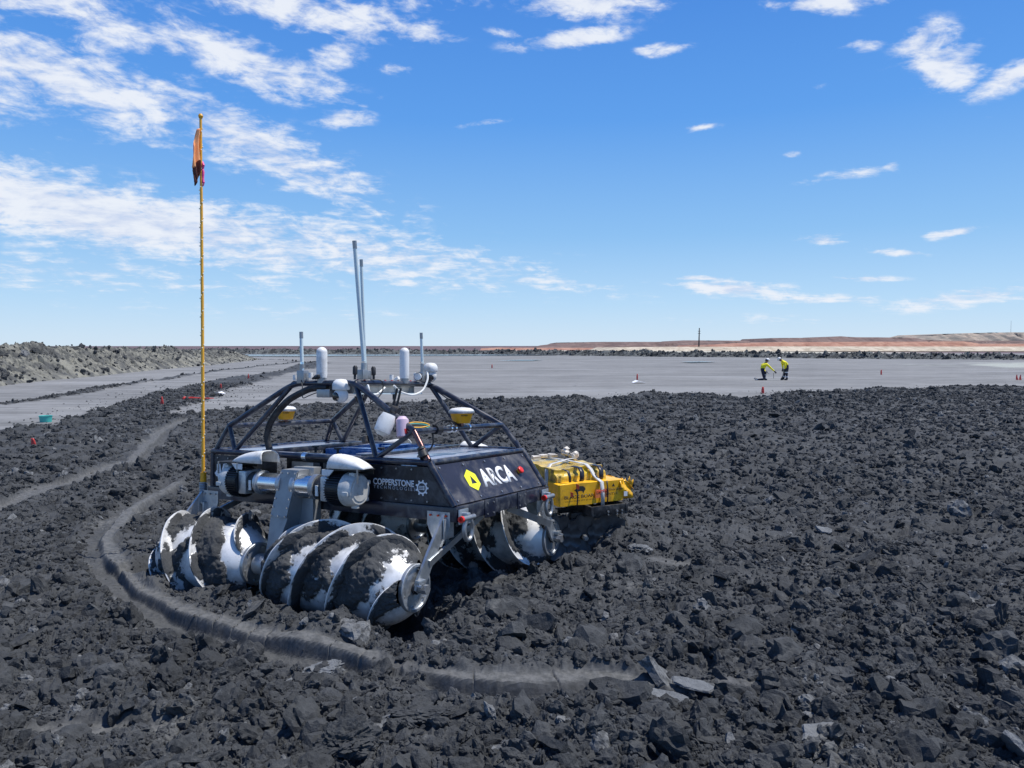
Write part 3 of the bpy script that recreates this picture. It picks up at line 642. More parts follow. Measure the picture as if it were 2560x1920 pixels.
def berm_clods(src_name, n, s0, label, seed):
    o = bpy.data.objects[src_name]; me = o.data; co = np.empty(len(me.vertices)*3, np.float32); me.vertices.foreach_get('co', co); co = co.reshape(-1, 3)
    r = np.random.default_rng(seed); rows_ = r.integers(0, len(co), n); P = co[rows_]+r.normal(0, .12, (n, 3))*np.array([1, 1, .1]); d = np.hypot(P[:, 0], P[:, 1])
    SC = np.exp(r.normal(0, .45, n))*s0; idx = r.integers(0, NV, n)
    q = scatter(src_name+'_rubble', P, SC[:, None]*r.uniform(.6, 1.3, (n, 3)), r.random((n, 3))*6.28, idx); tag(q, label, 'rubble')
berm_clods('left_berm', 3200, .10, 'grey rubble lying on the long bank at the left', 5); berm_clods('far_berm', 5000, .20, 'dark rubble along the far bank across the flat', 6)
def water():
    m = bpy.data.materials.new('pond_water'); m.use_nodes = True; b = m.node_tree.nodes['Principled BSDF']; b.inputs['Base Color'].default_value = (.10, .13, .15, 1); b.inputs['Roughness'].default_value = .12
    pts = G2([(560, 890), (600, 891.5), (700, 892), (1000, 890.5), (1350, 889.2), (1400, 888.4), (1200, 887), (900, 886.4), (560, 886.6)])
    mb = MB(); mb.add([(p[0], p[1], .10) for p in pts], [tuple(range(len(pts)))]); o = mb.build('water', m, smooth=0); o['kind'] = 'structure'
    for i, q in enumerate(([(1240, 903), (1300, 901), (1360, 901), (1330, 903)], [(1700, 906), (1760, 905), (1790, 906.5), (1730, 907.5)])):
        mb = MB(); mb.add([(*gnd(*p)[:2], .09) for p in q], [tuple(range(len(q)))]); o = mb.build('water', m, smooth=0); o['kind'] = 'structure'
water()
print('far', time.time()-T0)

# ------------------------------------------------------------------ the screw-driven robot
robot = empty('amphibious_robot'); tag(robot, 'black mud-spattered robot on four white screw drums with a roll cage and white antennas', 'robot')
robot.matrix_world = Matrix(((*RB[0], OB[0]), (*RB[1], OB[1]), (*RB[2], OB[2]), (0, 0, 0, 1)))
TR = .776; ZT = .911; XR = -2.73; XF = -.13; XB = .11; ZB = .572; YS = 1.151

def screw_mat():
    m = bpy.data.materials.new('muddy_aluminium'); m.use_nodes = True; nt = m.node_tree; b = nt.nodes['Principled BSDF']
    tc = nt.nodes.new('ShaderNodeTexCoord').outputs['Object']; a = nt.nodes.new('ShaderNodeAttribute'); a.attribute_name = 'mud'
    n = noise(nt, tc, 42, 6, .7); n0 = noise(nt, tc, 9, 6, .65)
    q = mth(nt, 'ADD', a.outputs['Fac'], mth(nt, 'MULTIPLY', mth(nt, 'SUBTRACT', n, .5), .35))
    f = maprange(nt, q, .47, .53)
    sp = maprange(nt, noise(nt, tc, 75, 4, .6), .66, .70); f = mth(nt, 'MAXIMUM', f, mth(nt, 'MULTIPLY', sp, .8))
    film = maprange(nt, mth(nt, 'ADD', a.outputs['Fac'], mth(nt, 'MULTIPLY', n0, .8)), .60, 1.0, 0, .6)
    al = mixc(nt, film, (.80, .81, .82), (.24, .25, .255))
    mc, n2, n3 = mudcolor(nt, tc, .95)
    nt.links.new(mixc(nt, f, al, mc), b.inputs['Base Color'])
    nt.links.new(maprange(nt, f, 0, 1, .15, 0), b.inputs['Metallic']); nt.links.new(maprange(nt, f, 0, 1, .36, .9), b.inputs['Roughness'])
    bn = nt.nodes.new('ShaderNodeBump'); bn.inputs['Distance'].default_value = .012; nt.links.new(maprange(nt, f, 0, 1, .03, .9), bn.inputs['Strength'])
    nt.links.new(mth(nt, 'ADD', mth(nt, 'MULTIPLY', noise(nt, tc, 55, 5, .65), .6), mth(nt, 'MULTIPLY', f, .5)), bn.inputs['Height']); nt.links.new(bn.outputs[0], b.inputs['Normal'])
    return m
M['screw'] = screw_mat()
RD, RF, PITCHS, NS = .318, .445, 1.125, 3
def drum_r(x, xa, xb, lc=.26, rc=.175):
    d = np.minimum(x-xa, xb-x); t = np.clip(d/lc, 0, 1); return rc+(RD-rc)*(1-(1-t)**1.8)
def screw(xa, xb, y0, hand, xc0, det=1., seed=0, bare=(0, 0)):
    """drum along x; theta 0 = up, growing towards -y; flight k at x = xc0 + k*spacing + hand*P*theta/2pi"""
    sp = PITCHS/NS
    nx, nt_ = int(190*det), int(230*det)
    x = np.linspace(xa, xb, nx); th = np.linspace(0, 2*np.pi, nt_, endpoint=False); X, TH = np.meshgrid(x, th, indexing='ij')
    ph = ((X-xc0-hand*PITCHS*TH/(2*np.pi))/sp) % 1.0          # 0 just in front (+x) of a flight ... 1 at the next
    R0 = drum_r(X, xa, xb)
    def mudf(X, TH, r, ph, k=0.):
        c, s = np.cos(TH)*r, np.sin(TH)*r
        n = fbm3(X*4.2+seed, c*4.2+3, s*4.2+9, 5, .55)
        band = np.interp(ph, [0, .12, .45, .62, .8, .93, 1], [.25, .2, .12, -.02, -.14, -.06, .1])
        endb = np.clip(1-np.minimum(X-xa, xb-X)/.30, 0, 1)
        return .5+(n-.5)*1.25+band*.95-endb*(.20)-.010+k
    m = mudf(X, TH, R0, ph)
    lump = fbm3(X*13+seed, np.cos(TH)*RD*13, np.sin(TH)*RD*13+4, 5, .6)
    lump2 = chunk((X*1.0).astype(np.float32), (TH*RD).astype(np.float32), .045, seed+3)
    th_ = sstep(.49, .60, m)*(.008+.046*sstep(.5, .75, m)*lump+.020*lump+.010*lump2)
    Rr = R0+th_
    drum = grid_mesh('screw_drum', X.T, (y0-Rr*np.sin(TH)).T, (Rr*np.cos(TH)).T, M['screw'], dict(mud=np.ascontiguousarray(m.T)), smooth=True, parent=robot) if False else None
    # close the ring by repeating the first meridian
    cl = lambda A: np.concatenate([A, A[:, :1]], 1)
    drum = grid_mesh('screw_drum', cl(X), cl(y0-Rr*np.sin(TH)), cl(Rr*np.cos(TH)), M['screw'], dict(mud=np.ascontiguousarray(cl(m))), smooth=True, parent=robot)
    # helical blades
    kk = range(-12, 13)
    for k in kk:
        x0 = xc0+k*sp
        # theta range over which this blade lies on the drum
        span = [(xa+.035-x0)/(hand*PITCHS)*2*np.pi, (xb-.035-x0)/(hand*PITCHS)*2*np.pi]; t0, t1 = min(span), max(span)
        if not (-2*np.pi < (t0+t1)/2+0. <= 2*np.pi): continue
        # three starts: keep one representative of each
        if k not in K_USED[(hand, round(xc0, 3))]: continue
        nth = int((t1-t0)/(2*np.pi)*110*det)+4; T = np.linspace(t0, t1, nth); xx = x0+hand*PITCHS*T/(2*np.pi)
        rin = drum_r(xx, xa, xb)-.006; de = np.minimum(xx-xa, xb-xx); rout = rin+(RF-rin)*np.clip((de-.02)/.28, 0.02, 1)**.8
        nr = 9; fr = np.linspace(0, 1, nr); FR, TT = np.meshgrid(fr, T); XX = np.broadcast_to(xx[:, None], FR.shape); RR = rin[:, None]+(rout-rin)[:, None]*FR
        n = fbm3(XX*5+seed+9, np.cos(TT)*RR*6+k, np.sin(TT)*RR*6, 5, .58)
        n = .5+(n-.5)*1.5; mf = n+.10*(1-FR)-np.clip(1-de/.2, 0, 1)[:, None]*.16+.085-.30*FR**14; mb_ = n+.1*(1-FR)-.04
        lmp = fbm3(XX*15+seed, np.cos(TT)*RR*15, np.sin(TT)*RR*15+4, 4, .6)
        off = .004+sstep(.5, .62, mf)*(.004+.03*lmp*(1-FR**3)); offb = .004+sstep(.5, .62, mb_)*.012*lmp*(1-FR**2)
        # closed section: front face out to the rim, back face in again
        A = np.concatenate([XX+off, (XX-offb)[:, ::-1]], 1); B = np.concatenate([RR, RR[:, ::-1]], 1); TC = np.concatenate([TT, TT], 1); MM = np.concatenate([mf, mb_[:, ::-1]], 1)
        grid_mesh('screw_blade', A, y0-B*np.sin(TC), B*np.cos(TC), M['screw'], dict(mud=np.ascontiguousarray(MM)), smooth=False, parent=drum)
    return drum
K_USED = {}
def blades_for(hand, xc0, xa, xb):
    # the three starts are the lines k, k+1, k+2; each line is one continuous blade
    K_USED[(hand, round(xc0, 3))] = (0, 1, 2)
XN = (-1.42, -.005); XRr = (-2.82, -1.70)
# blade line seen on top of the near front drum at x=-.225; shift so the three representatives straddle the drum
blades_for(-1, -.935, *XN); blades_for(1, -2.645, *XRr)
d1 = screw(*XN, -YS, -1, -.935, 1.25, 3)
d2 = screw(*XRr, -YS, 1, -2.645, 1.1, 21)
blades_for(1, -.925, *XN); blades_for(-1, -2.6, *XRr)
d3 = screw(*XN, YS, 1, -.925, .8, 43)
d4 = screw(*XRr, YS, -1, -2.6, .6, 67)
for d, (xa, xb), y in ((d1, XN, -YS), (d2, XRr, -YS), (d3, XN, YS), (d4, XRr, YS)):
    for xe, s in ((xb, 1), (xa, -1)):
        mb = MB().lathe((xe-.012*s, y, 0), (s, 0, 0), [(-.02, .15), (0, .183), (.03, .183), (.034, .178), (.034, .160), (.018, .157), (.018, .02)], 48)
        mb.build('end_disc', M['alu'], d)
        bt = MB()
        for i in range(6):
            a = i*math.pi/3+.3; bt.cyl((xe+.004*s, y+.142*math.cos(a), .142*math.sin(a)), (xe+.016*s, y+.142*math.cos(a), .142*math.sin(a)), .009, n=6)
        bt.build('disc_bolts', M['galv'], d)
def part(mb, name, m, parent=robot, smooth=35): return mb.build(name, m, parent, smooth)
def bar(p0, p1, w, t, nrm, bev=.0):          # flat bar from p0 to p1, face normal about nrm
    p0 = np.asarray(p0, float); p1 = np.asarray(p1, float); d = p1-p0; L = np.linalg.norm(d); d /= L
    n = np.asarray(nrm, float); n = n-d*(n@d); n /= np.linalg.norm(n); s = np.cross(n, d)
    return MB().box((p0+p1)/2, (L, w, t), np.stack([d, s, n], 1), bev)

# carrying arms at the outer ends of the drums, their brackets and braces
for xs, xo in ((1, .045), (-1, -2.905)):
    xin = .03 if xs > 0 else -2.80
    for s in (-1, 1):
        a = np.array([xin+xs*.02, s*.80, .47]); b = np.array([xo, s*(YS+.025), -.03]); d = (b-a)/np.linalg.norm(b-a)
        arm = part(MB().prism([(-.05, .02), (.05, .02), (.062, -.3), (.058, -.56), (.03, -.62), (-.03, -.62), (-.058, -.56), (-.045, -.3)], a, (0, -s*d[2], s*d[1]) if False else np.cross(d, (1, 0, 0))/np.linalg.norm(np.cross(d, (1, 0, 0))), -d, .022), 'support_arm', M['alu'])
        part(MB().cyl((xo-.05*xs, s*YS, 0), (xo+.045*xs, s*YS, 0), .030, n=20).cyl((xo+.03*xs, s*YS, 0), (xo+.075*xs, s*YS, 0), .038, n=6), 'hub_bolt', M['galv'], arm)
        part(MB().cyl((xo-.052*xs, s*YS, 0), (xo-.02*xs, s*YS, 0), .048, n=24), 'bearing', M['steel'], arm)
        part(MB().box((xo+.02*xs, s*(YS+.02), .055), (.045, .085, .035), bev=.006).cyl((xo+.02*xs, s*(YS+.055), .03), (xo+.06*xs, s*(YS+.055), .03), .014, n=6), 'clamp_block', M['alu'], arm)
        xk = -.02 if xs > 0 else -2.72
        br = part(MB().prism([(-.11, .11), (.11, .11), (.11, .0), (.03, -.17), (-.03, -.17), (-.11, .0)], (xk, s*(TR+.022), .42), (s*-1., 0, 0) if s > 0 else (1, 0, 0), (0, 0, 1), .014), 'bracket_plate', M['alu'])
        bb = MB()
        for q in (-.075, 0, .075): bb.cyl((xk+q, s*(TR+.02), .50), (xk+q, s*(TR+.05), .50), .009, n=6)
        part(bb, 'bracket_bolts', M['redink'] if xs > 0 else M['galv'], br)
        part(MB().box((xin+xs*.03, s*.79, .40), (.014, .14, .16), bev=.004), 'gusset', M['alu'], br)
        m1 = a+(b-a)*.62
        part(bar(m1+np.array([.0, 0, 0]), (xin+xs*.0, s*.22, .43), .065, .016, (1, 0, -.25)), 'brace', M['alu'])
# centre gearbox legs, one per side between the drums
for s in (-1, 1):
    X0 = -1.55
    def yz(z): return s*(1.04+.13*(.80-z)/.80)
    leg = MB(); q = []
    for z, w, y_in in ((.815, .10, .18), (.40, .10, .18), (.18, .065, .12), (0, .055, .10)):
        yo = yz(z); cx = X0+.13*z/.8; q.append([(cx-w, yo, z), (cx+w, yo, z), (cx+w, yo-s*y_in, z), (cx-w, yo-s*y_in, z)])
    vs = [p for r in q for p in r]; fs = [(0, 1, 2, 3), (12, 13, 14, 15)]
    for r in range(3):
        for i in range(4): j = (i+1) % 4; fs.append((r*4+i, r*4+j, r*4+4+j, r*4+4+i))
    leg.add(vs, fs); lg = part(leg, 'drive_leg', M['dull'])
    O = np.array([X0+.098, yz(.605)+s*.004, .605]); V = np.array([.16, yz(1.)-yz(0.), 1.]); V /= np.linalg.norm(V)
    part(MB().prism([(-.096, -.20), (.096, -.20), (.096, .205), (-.096, .205)], O-np.array([0, s*0., 0]) if s < 0 else O, (1., 0, 0) if s < 0 else (-1., 0, 0), V, .008), 'cover_plate', M['dull'], lg)
    bb = MB()
    for i in range(6):
        z = -.185+i*.075
        for xx in (-.082, .082):
            c = O+V*z+np.array([xx, 0, 0]); bb.cyl(c, c+np.array([0, s*.018, 0]), .0085, n=8)
    for z in (-.185, .19): c = O+V*z; bb.cyl(c, c+np.array([0, s*.018, 0]), .0085, n=8)
    part(bb, 'cover_bolts', M['shiny'], lg)
    part(MB().cyl((X0-.12, s*YS, 0), (X0+.10, s*YS, 0), .092, n=32), 'joint_tube', M['alu'], lg)
    part(MB().cyl((X0-.16, s*YS, 0), (X0+.14, s*YS, 0), .06, n=24), 'shaft', M['steel'], lg)
    part(MB().box((X0+.21, s*.90, .40), (.20, .10, .34), bev=.004).box((X0+.16, s*.86, .78), (.24, .10, .10), bev=.004), 'leg_mount', M['dull'], lg)
    # motors either side
    YM, ZM = s*.985, .68; XM = -1.45
    for dr, L in ((1, (.08, .29, .33, .416, .497, .65, .79)), (-1, (.08, .36, .38, .47, .57, .69, .80))):
        X = lambda t: XM+dr*t
        mo = MB().lathe((X(L[4]), YM, ZM), (dr, 0, 0), [(0, .10), (.0, .132), (L[5]-L[4]+.01, .132)], 40)
        mt = part(mo, 'motor', M['motor'])
        fn = MB()
        for i in range(40):
            a = 2*math.pi*i/40; c, n_ = math.cos(a), math.sin(a)
            Rm = np.array([[1, 0, 0], [0, c, -n_], [0, n_, c]]); fn.box((X((L[4]+L[5])/2), YM+c*.138, ZM+n_*.138), (L[5]-L[4], .020, .005), Rm)
        part(fn, 'cooling_fins', M['motor'], mt)
        cap = MB().lathe((X(L[5]), YM, ZM), (dr, 0, 0), [(0, .13), (0, .142), (.05, .14), (.10, .132), (.118, .118), (.118, .095), (.124, .092), (.124, .0)], 40)
        part(cap, 'motor_cap', M['grey'], mt)
        ex = MB()
        for a in (.4, 1.9, 3.3, 4.6, 5.6): ex.box((X(L[5]+.08), YM+.135*math.cos(a), ZM+.135*math.sin(a)), (.06, .035, .035), bev=.006)
        ex.box((X(L[5]+.128), YM+.02, ZM+.02), (.006, .03, .09), bev=.002)
        part(ex, 'cap_lugs', M['grey'], mt)
        gb = part(MB().cyl((X(L[0]), YM, ZM), (X(L[1]), YM, ZM), .093, n=36), 'gearbox', M['shiny'])
        part(MB().lathe((X(L[0]-.02), YM, ZM), (dr, 0, 0), [(0, .105), (.045, .105), (.045, .10)], 36).cyl((X(L[1]-.012), YM, ZM), (X(L[2]), YM, ZM), .108, n=36), 'gearbox_flange', M['alu'], gb)
        part(MB().cyl((X(L[2]), YM, ZM), (X(L[3]), YM, ZM), .092, n=36), 'coupling', M['blk'], gb)
        part(MB().box((X((L[2]+L[3])/2), YM-.0+s*.088, ZM-.02), (.03, .014, .09), bev=.004), 'slot_cover', M['white'], gb)
        part(MB().box((X((L[3]+L[4])/2), YM, ZM), (abs(L[4]-L[3]), .20, .21), bev=.02), 'brake_block', M['alu'], gb)
        # bracket over the motor and the white air scoop on it
        xa, xb_ = X(L[4]-.02), X(L[6]+.03); xm = (xa+xb_)/2; w = abs(xb_-xa)
        rk = part(MB().box((xm, YM-s*.01, ZM+.168), (w+.03, .20, .012)).box((xm, YM-s*.105, ZM+.15), (w, .012, .05)), 'scoop_plate', M['blk'])
        part(MB().box((xb_, YM+s*.095, ZM+.12), (.012, .012, .11)).box((xa+dr*.03, YM+s*.095, ZM+.13), (.012, .012, .09)), 'plate_strut', M['galv'], rk)
        hl, hw, hh = (.36 if dr > 0 else .43, .105, .105); nn = 14; mm_ = 12; X_ = []; Y_ = []; Z_ = []
        xs0 = X(L[4]) if dr > 0 else X(.26)
        for i in range(nn+1):
            t = i/nn; hgt = hh*(1-t**2.0)**.75+.004; wid = hw*(1-.45*t**2.5); rowx = []; rowy = []; rowz = []
            for j in range(mm_+1):
                a = math.pi*j/mm_; cx = math.cos(a); sx = math.sin(a)
                rowx.append(xs0+dr*(t*hl+(.03*sx if i == 0 else 0))); rowy.append(YM+wid*math.copysign(abs(cx)**.6, cx)); rowz.append(ZM+.176+hgt*abs(sx)**.6)
            X_.append(rowx); Y_.append(rowy); Z_.append(rowz)
        o = grid_mesh('air_scoop', np.array(X_), np.array(Y_), np.array(Z_), M['white'], smooth=True, parent=robot)
        sm_ = o.modifiers.new('thickness', 'SOLIDIFY'); sm_.thickness = .008; sm_.offset = 0
        part(MB().prism([(0, 0), (.13, 0), (.13, .05), (.05, .05)], (xa+dr*.10, YM+s*.10, ZM+.165), (-dr, 0, 0), (0, 0, -1), .008), 'scoop_lip', M['white'], o)

# hull
hull = part(MB().prism([(XR, ZB-.02), (XB-.02, ZB-.02), (XF-.012, ZT-.02), (XR, ZT-.02)], (0, TR-.012, 0), (1, 0, 0), (0, 0, 1), 2*(TR-.012)) if False else
            MB().add([(XR+.01, s*(TR-.02), .47) for s in (-1, 1)]+[(XB-.03, s*(TR-.02), .47) for s in (-1, 1)]+[(XR+.01, s*(TR-.02), .60) for s in (-1, 1)]+[(XB-.03, s*(TR-.02), .575) for s in (-1, 1)],
                     [(0, 1, 3, 2), (4, 5, 7, 6), (0, 1, 5, 4), (2, 3, 7, 6), (0, 2, 6, 4), (1, 3, 7, 5)]), 'hull', M['panel'])
for s in (-1, 1):
    yq = s*(TR-.004)
    for (x0, x1) in ((XR+.02, -1.86), (-1.00, None)):
        if x1 is None: poly = [(x0, ZB+.0), (XB-.04, ZB+.0), (XF-.02, ZT-.035), (x0, ZT-.035)]
        else: poly = [(x0, ZB+.0), (x1, ZB+.0), (x1, ZT-.035), (x0, ZT-.035)]
        sp = part(MB().prism(poly, (0, yq, 0), (1, 0, 0), (0, 0, 1), .006), 'side_panel', M['panel'])
        rv = MB(); x2 = XB-.2 if x1 is None else x1
        for i in range(6):
            xx = x0+.06+(x2-x0-.12)*i/5
            for z in ((ZB+.025, ZT-.06) if xx < -.2 else (ZB+.025,)): rv.cyl((xx, s*(TR-.0), z), (xx, s*(TR+.012), z), .0075, n=8)
        part(rv, 'rivets', M['galv'], sp)
    # recess between the side panels: grey tank and black boxes behind the drive leg
    part(MB().box((-1.60, s*(TR-.10), .72), (.30, .05, .26), bev=.01).box((-1.30, s*(TR-.11), .72), (.26, .05, .26), bev=.01), 'grey_tank', M['galv'])
    for i in range(3): part(MB().box((-1.36+i*.13, s*(TR-.015), .76), (.085, .05, .20), bev=.012), 'black_holder', M['blk'])
    part(MB().box((-1.43, s*(TR-.13), .72), (.86, .012, .32)), 'inner_panel', M['panel'])
    part(MB().box(((XR+XB)/2, s*(TR-.005), .512), (XB-XR+.02, .075, .115), bev=.006), 'lower_beam', M['navy'])
for xx in (XB+.002, XR-.002):
    cb = part(MB().box((xx, 0, .512), (.075, 2*TR+.06, .118), bev=.006), 'cross_beam', M['navy'])
    e = .040 if xx > 0 else -.040
    for y in (-.30, .26):
        part(MB().box((xx+e, y, .506), (.010, .17, .150), bev=.002), 'joint_plate', M['navy'], cb)
        bb = MB()
        for dy in (-.05, .05):
            for dz in (-.045, .045): bb.cyl((xx+e*1.1, y+dy, .506+dz), (xx+e*1.35, y+dy, .506+dz), .0075, n=6)
        part(bb, 'plate_bolts', M['galv'], cb)
tube = lambda pts, r=.027, n=12: MB().tube(pts, r, n)
def bend(pts, rr=.08, k=5):                  # round the corners of a polyline
    P = [np.asarray(p, float) for p in pts]; out = [P[0]]
    for i in range(1, len(P)-1):
        a = (P[i-1]-P[i]); b = (P[i+1]-P[i]); la, lb = np.linalg.norm(a), np.linalg.norm(b); r = min(rr, la*.45, lb*.45); p0 = P[i]+a/la*r; p1 = P[i]+b/lb*r
        for t in np.linspace(0, 1, k): out.append((1-t)**2*p0+2*t*(1-t)*P[i]+t*t*p1)
    return out+[P[-1]]
A_, B_, E_, F_ = (XF, -TR, ZT), (XF, TR, ZT), (XR, -TR, ZT), (XR, TR, ZT)
for p, q in ((A_, B_), (E_, F_), (A_, E_), (B_, F_)): part(tube([p, q]), 'frame_tube', M['navy'])
for s in (-1, 1):
    part(tube([(XF, s*TR, ZT), (XB, s*TR, ZB)], .03), 'corner_tube', M['navy']); part(tube([(XR, s*TR, ZT), (XR, s*TR, ZB-.04)], .024), 'corner_tube', M['navy'])
# slanted front panel and its print
FO = np.array([XB, 0, ZB]); FV = np.array([XF-XB, 0, ZT-ZB]); FL = np.linalg.norm(FV); FV = FV/FL; FU = np.array([0, 1., 0]); FN = np.cross(FU, FV)
fp = part(MB().prism([(-TR+.028, .01), (TR-.028, .01), (TR-.028, FL-.03), (-TR+.028, FL-.03)], FO-FN*.004, FU, FV, .006), 'front_panel', M['fpanel'])
rv = MB()
for y in (-.70, -.35, 0, .35, .70):
    for v in (.04, FL-.06): c = FO+FU*y+FV*v; rv.cyl(c, c+FN*.011, .009, n=10)
part(rv, 'rivets', M['galv'], fp)
def text(name, s, O, U, V, w, h, m, parent, bold=.0, sx=1., ext=.0015, spacing=1.):
    cu = bpy.data.curves.new('t', 'FONT'); cu.body = s; cu.size = 1; cu.offset = bold; cu.space_character = spacing; cu.resolution_u = 3
    to = bpy.data.objects.new('t', cu); me = bpy.data.meshes.new_from_object(to)
    co = np.array([v.co[:2] for v in me.vertices]); mn, mx = co.min(0), co.max(0); U = np.asarray(U, float); V = np.asarray(V, float); N = np.cross(U, V)
    bm = bmesh.new(); bm.from_mesh(me)
    for v in bm.verts:
        a = (v.co.x-(mn[0]+mx[0])/2)/(mx[0]-mn[0])*w; b = (v.co.y-(mn[1]+mx[1])/2)/(mx[1]-mn[1])*h; v.co = Vector(np.asarray(O)+U*a+V*b+N*ext)
    r = bmesh.ops.extrude_face_region(bm, geom=list(bm.faces)); bmesh.ops.translate(bm, vec=Vector(-N*ext*.9), verts=[g for g in r['geom'] if isinstance(g, bmesh.types.BMVert)])
    bmesh.ops.recalc_face_normals(bm, faces=bm.faces); m2 = bpy.data.meshes.new(name); bm.to_mesh(m2); bm.free(); m2.materials.append(m); o = bpy.data.objects.new(name, m2); COL.objects.link(o); o.parent = parent; bpy.data.objects.remove(to); return o
def fpt(y, z): return FO+FU*y+FV*((z-ZB)/FV[2])+FN*.003
text('lettering', 'ARCA', fpt(.085, .735), FU, FV, .57, .18, M['label'], fp, bold=.04, spacing=1.06)
ho = [(.105*math.sin(math.radians(a))*r, .105*math.cos(math.radians(a))*r) for a, r in ((0, 1.0), (60, .95), (120, .95), (180, 1.0), (240, .95), (300, .95))]
mbx = MB(); c0 = fpt(-.335, .735); n6 = 6; tri = [(-.035, -.035), (.045, -.035), (.0, .045)]
tri6 = [tri[2], (.022, .005), tri[1], (.005, -.035), tri[0], (-.017, .005)]
vv = [c0+FU*a*1.0+FV*b+FN*.001 for a, b in ho]+[c0+FU*a+FV*b+FN*.001 for a, b in tri6]
mbx.add(vv, [(i, (i+1) % 6, 6+(i+1) % 6, 6+i) for i in range(6)]); part(mbx, 'logo', M['lime'], fp, 0)
bt_ = fpt(.475, .735); part(MB().lathe(bt_, FN, [(0, .024), (.016, .024), (.016, .016)], 20), 'button_base', M['gold'], fp); part(MB().lathe(bt_+FN*.016, FN, [(0, .022), (.005, .034), (.02, .034), (.026, .026)], 24), 'stop_button', M['red'], fp)
sp0 = [o for o in robot.children if o.name.startswith('side_panel')]
SU, SVv = np.array([1., 0, 0]), np.array([0, 0, 1.]); YP = -(TR+.005)
near_front = sp0[1]; near_rear = sp0[0]
text('lettering', 'COPPERSTONE', (-.50, YP, .733), SU, SVv, .43, .055, M['label'], near_front, bold=.03)
text('lettering', 'TECHNOLOGIES', (-.49, YP, .688), SU, SVv, .44, .028, M['lblgrey'], near_front, spacing=1.6, bold=.01)
g = MB(); gc = np.array([-.205, YP, .705])
def pp(r, a): return gc+SU*r*math.cos(a)+SVv*r*math.sin(a)+np.array([0, -.001, 0])
for i in range(36):
    a0, a1 = 2*math.pi*i/36, 2*math.pi*(i+1)/36; g.add([pp(.038, a0), pp(.038, a1), pp(.051, a1), pp(.051, a0)], [(0, 1, 2, 3)])
for i in range(9):
    a = 2*math.pi*i/9; g.add([pp(.051, a-.17), pp(.051, a+.17), pp(.066, a+.10), pp(.066, a-.10)], [(0, 1, 2, 3)])
for zz in (-.012, 0, .012):
    g.add([gc+np.array([-.03, -.001, zz-.0025]), gc+np.array([.016, -.001, zz-.0025]), gc+np.array([.016, -.001, zz+.0025]), gc+np.array([-.03, -.001, zz+.0025])], [(0, 1, 2, 3)])
    cc_ = gc+np.array([.02, -.001, zz]); g.add([cc_+SU*.006*math.cos(t)+SVv*.006*math.sin(t) for t in np.linspace(0, 5.4, 7)], [tuple(range(7))])
part(g, 'logo', M['label'], near_front, 0)
wp = [(238, 452), (284, 452), (297, 556), (330, 458), (375, 458), (392, 545), (428, 536), (428, 690), (365, 690), (350, 596), (318, 680), (262, 680), (250, 606), (232, 600), (208, 560), (240, 522)]
def w2(a, b):
    px, py = 500+a*.1808, 1080+b*.1808; return (-2.668+(px-542)*.00566, .768-(py-1166)*.0043+(px-542)*.0007)
part(MB().prism([w2(*p) for p in wp], (0, YP-.001, 0), SU, SVv, .002), 'logo', M['label'], near_rear, 0)

# deck plates with the open bay between them
part(MB().box(((XR-2.06)/2, 0, ZT+.006), (-2.06-XR-.02, 2*TR-.05, .010), bev=.002), 'deck_plate', M['deck'])
part(MB().box(((XF-.86)/2, 0, ZT+.006), (.86+XF-.02, 2*TR-.05, .010), bev=.002), 'deck_plate', M['deck'])
part(MB().box((-1.0, -.3, ZT+.018), (.22, .5, .012), bev=.002).box((-.95, .4, ZT+.018), (.16, .4, .012), bev=.002), 'deck_hatch', M['deck'])
for s in (-1, 1): part(MB().box((-1.46, s*(TR-.12), ZT+.004), (1.18, .20, .010), bev=.002), 'side_deck', M['deck'])
for x in (-2.06, -.86): part(MB().box((x, 0, ZT+.012), (.045, 2*TR-.06, .05), bev=.006), 'bay_edge', M['navy'])
part(MB().box((-1.46, 0, .62), (1.16, 1.3, .02)), 'bay_floor', M['panel'])
bk = MB(); bcx, bcy = -1.30, .05
bk.box((bcx, bcy-.42, .80), (.66, .02, .30)).box((bcx, bcy+.42, .80), (.66, .02, .30)).box((bcx-.33, bcy, .80), (.02, .84, .30)).box((bcx+.33, bcy, .80), (.02, .84, .30)).box((bcx, bcy, .66), (.66, .84, .02))
bs = part(bk, 'blue_basin', M['blue'])
part(MB().box((bcx-.1, bcy-.1, .80), (.22, .3, .22), bev=.02).box((bcx+.15, bcy+.2, .78), (.2, .25, .2), bev=.02), 'basin_equipment', M['galv'], bs)
part(MB().box((bcx+.02, bcy-.34, .96), (.36, .10, .006)).box((bcx+.1, bcy+.1, .965), (.05, .42, .006)), 'basin_straps', M['blue'], bs)
for x, y in ((-1.72, -.42), (-1.02, -.30), (-1.35, -.52)): part(MB().lathe((x, y, ZT+.0), (0, 0, 1), [(0, .012), (.05, .012), (.05, .035), (.065, .035)], 8), 'deck_knob', M['blk'])
part(MB().cyl((-1.49, -TR-.03, ZT+.0), (-1.44, -TR-.03, ZT+.0), .038, n=18), 'tube_clamp', M['shiny'])

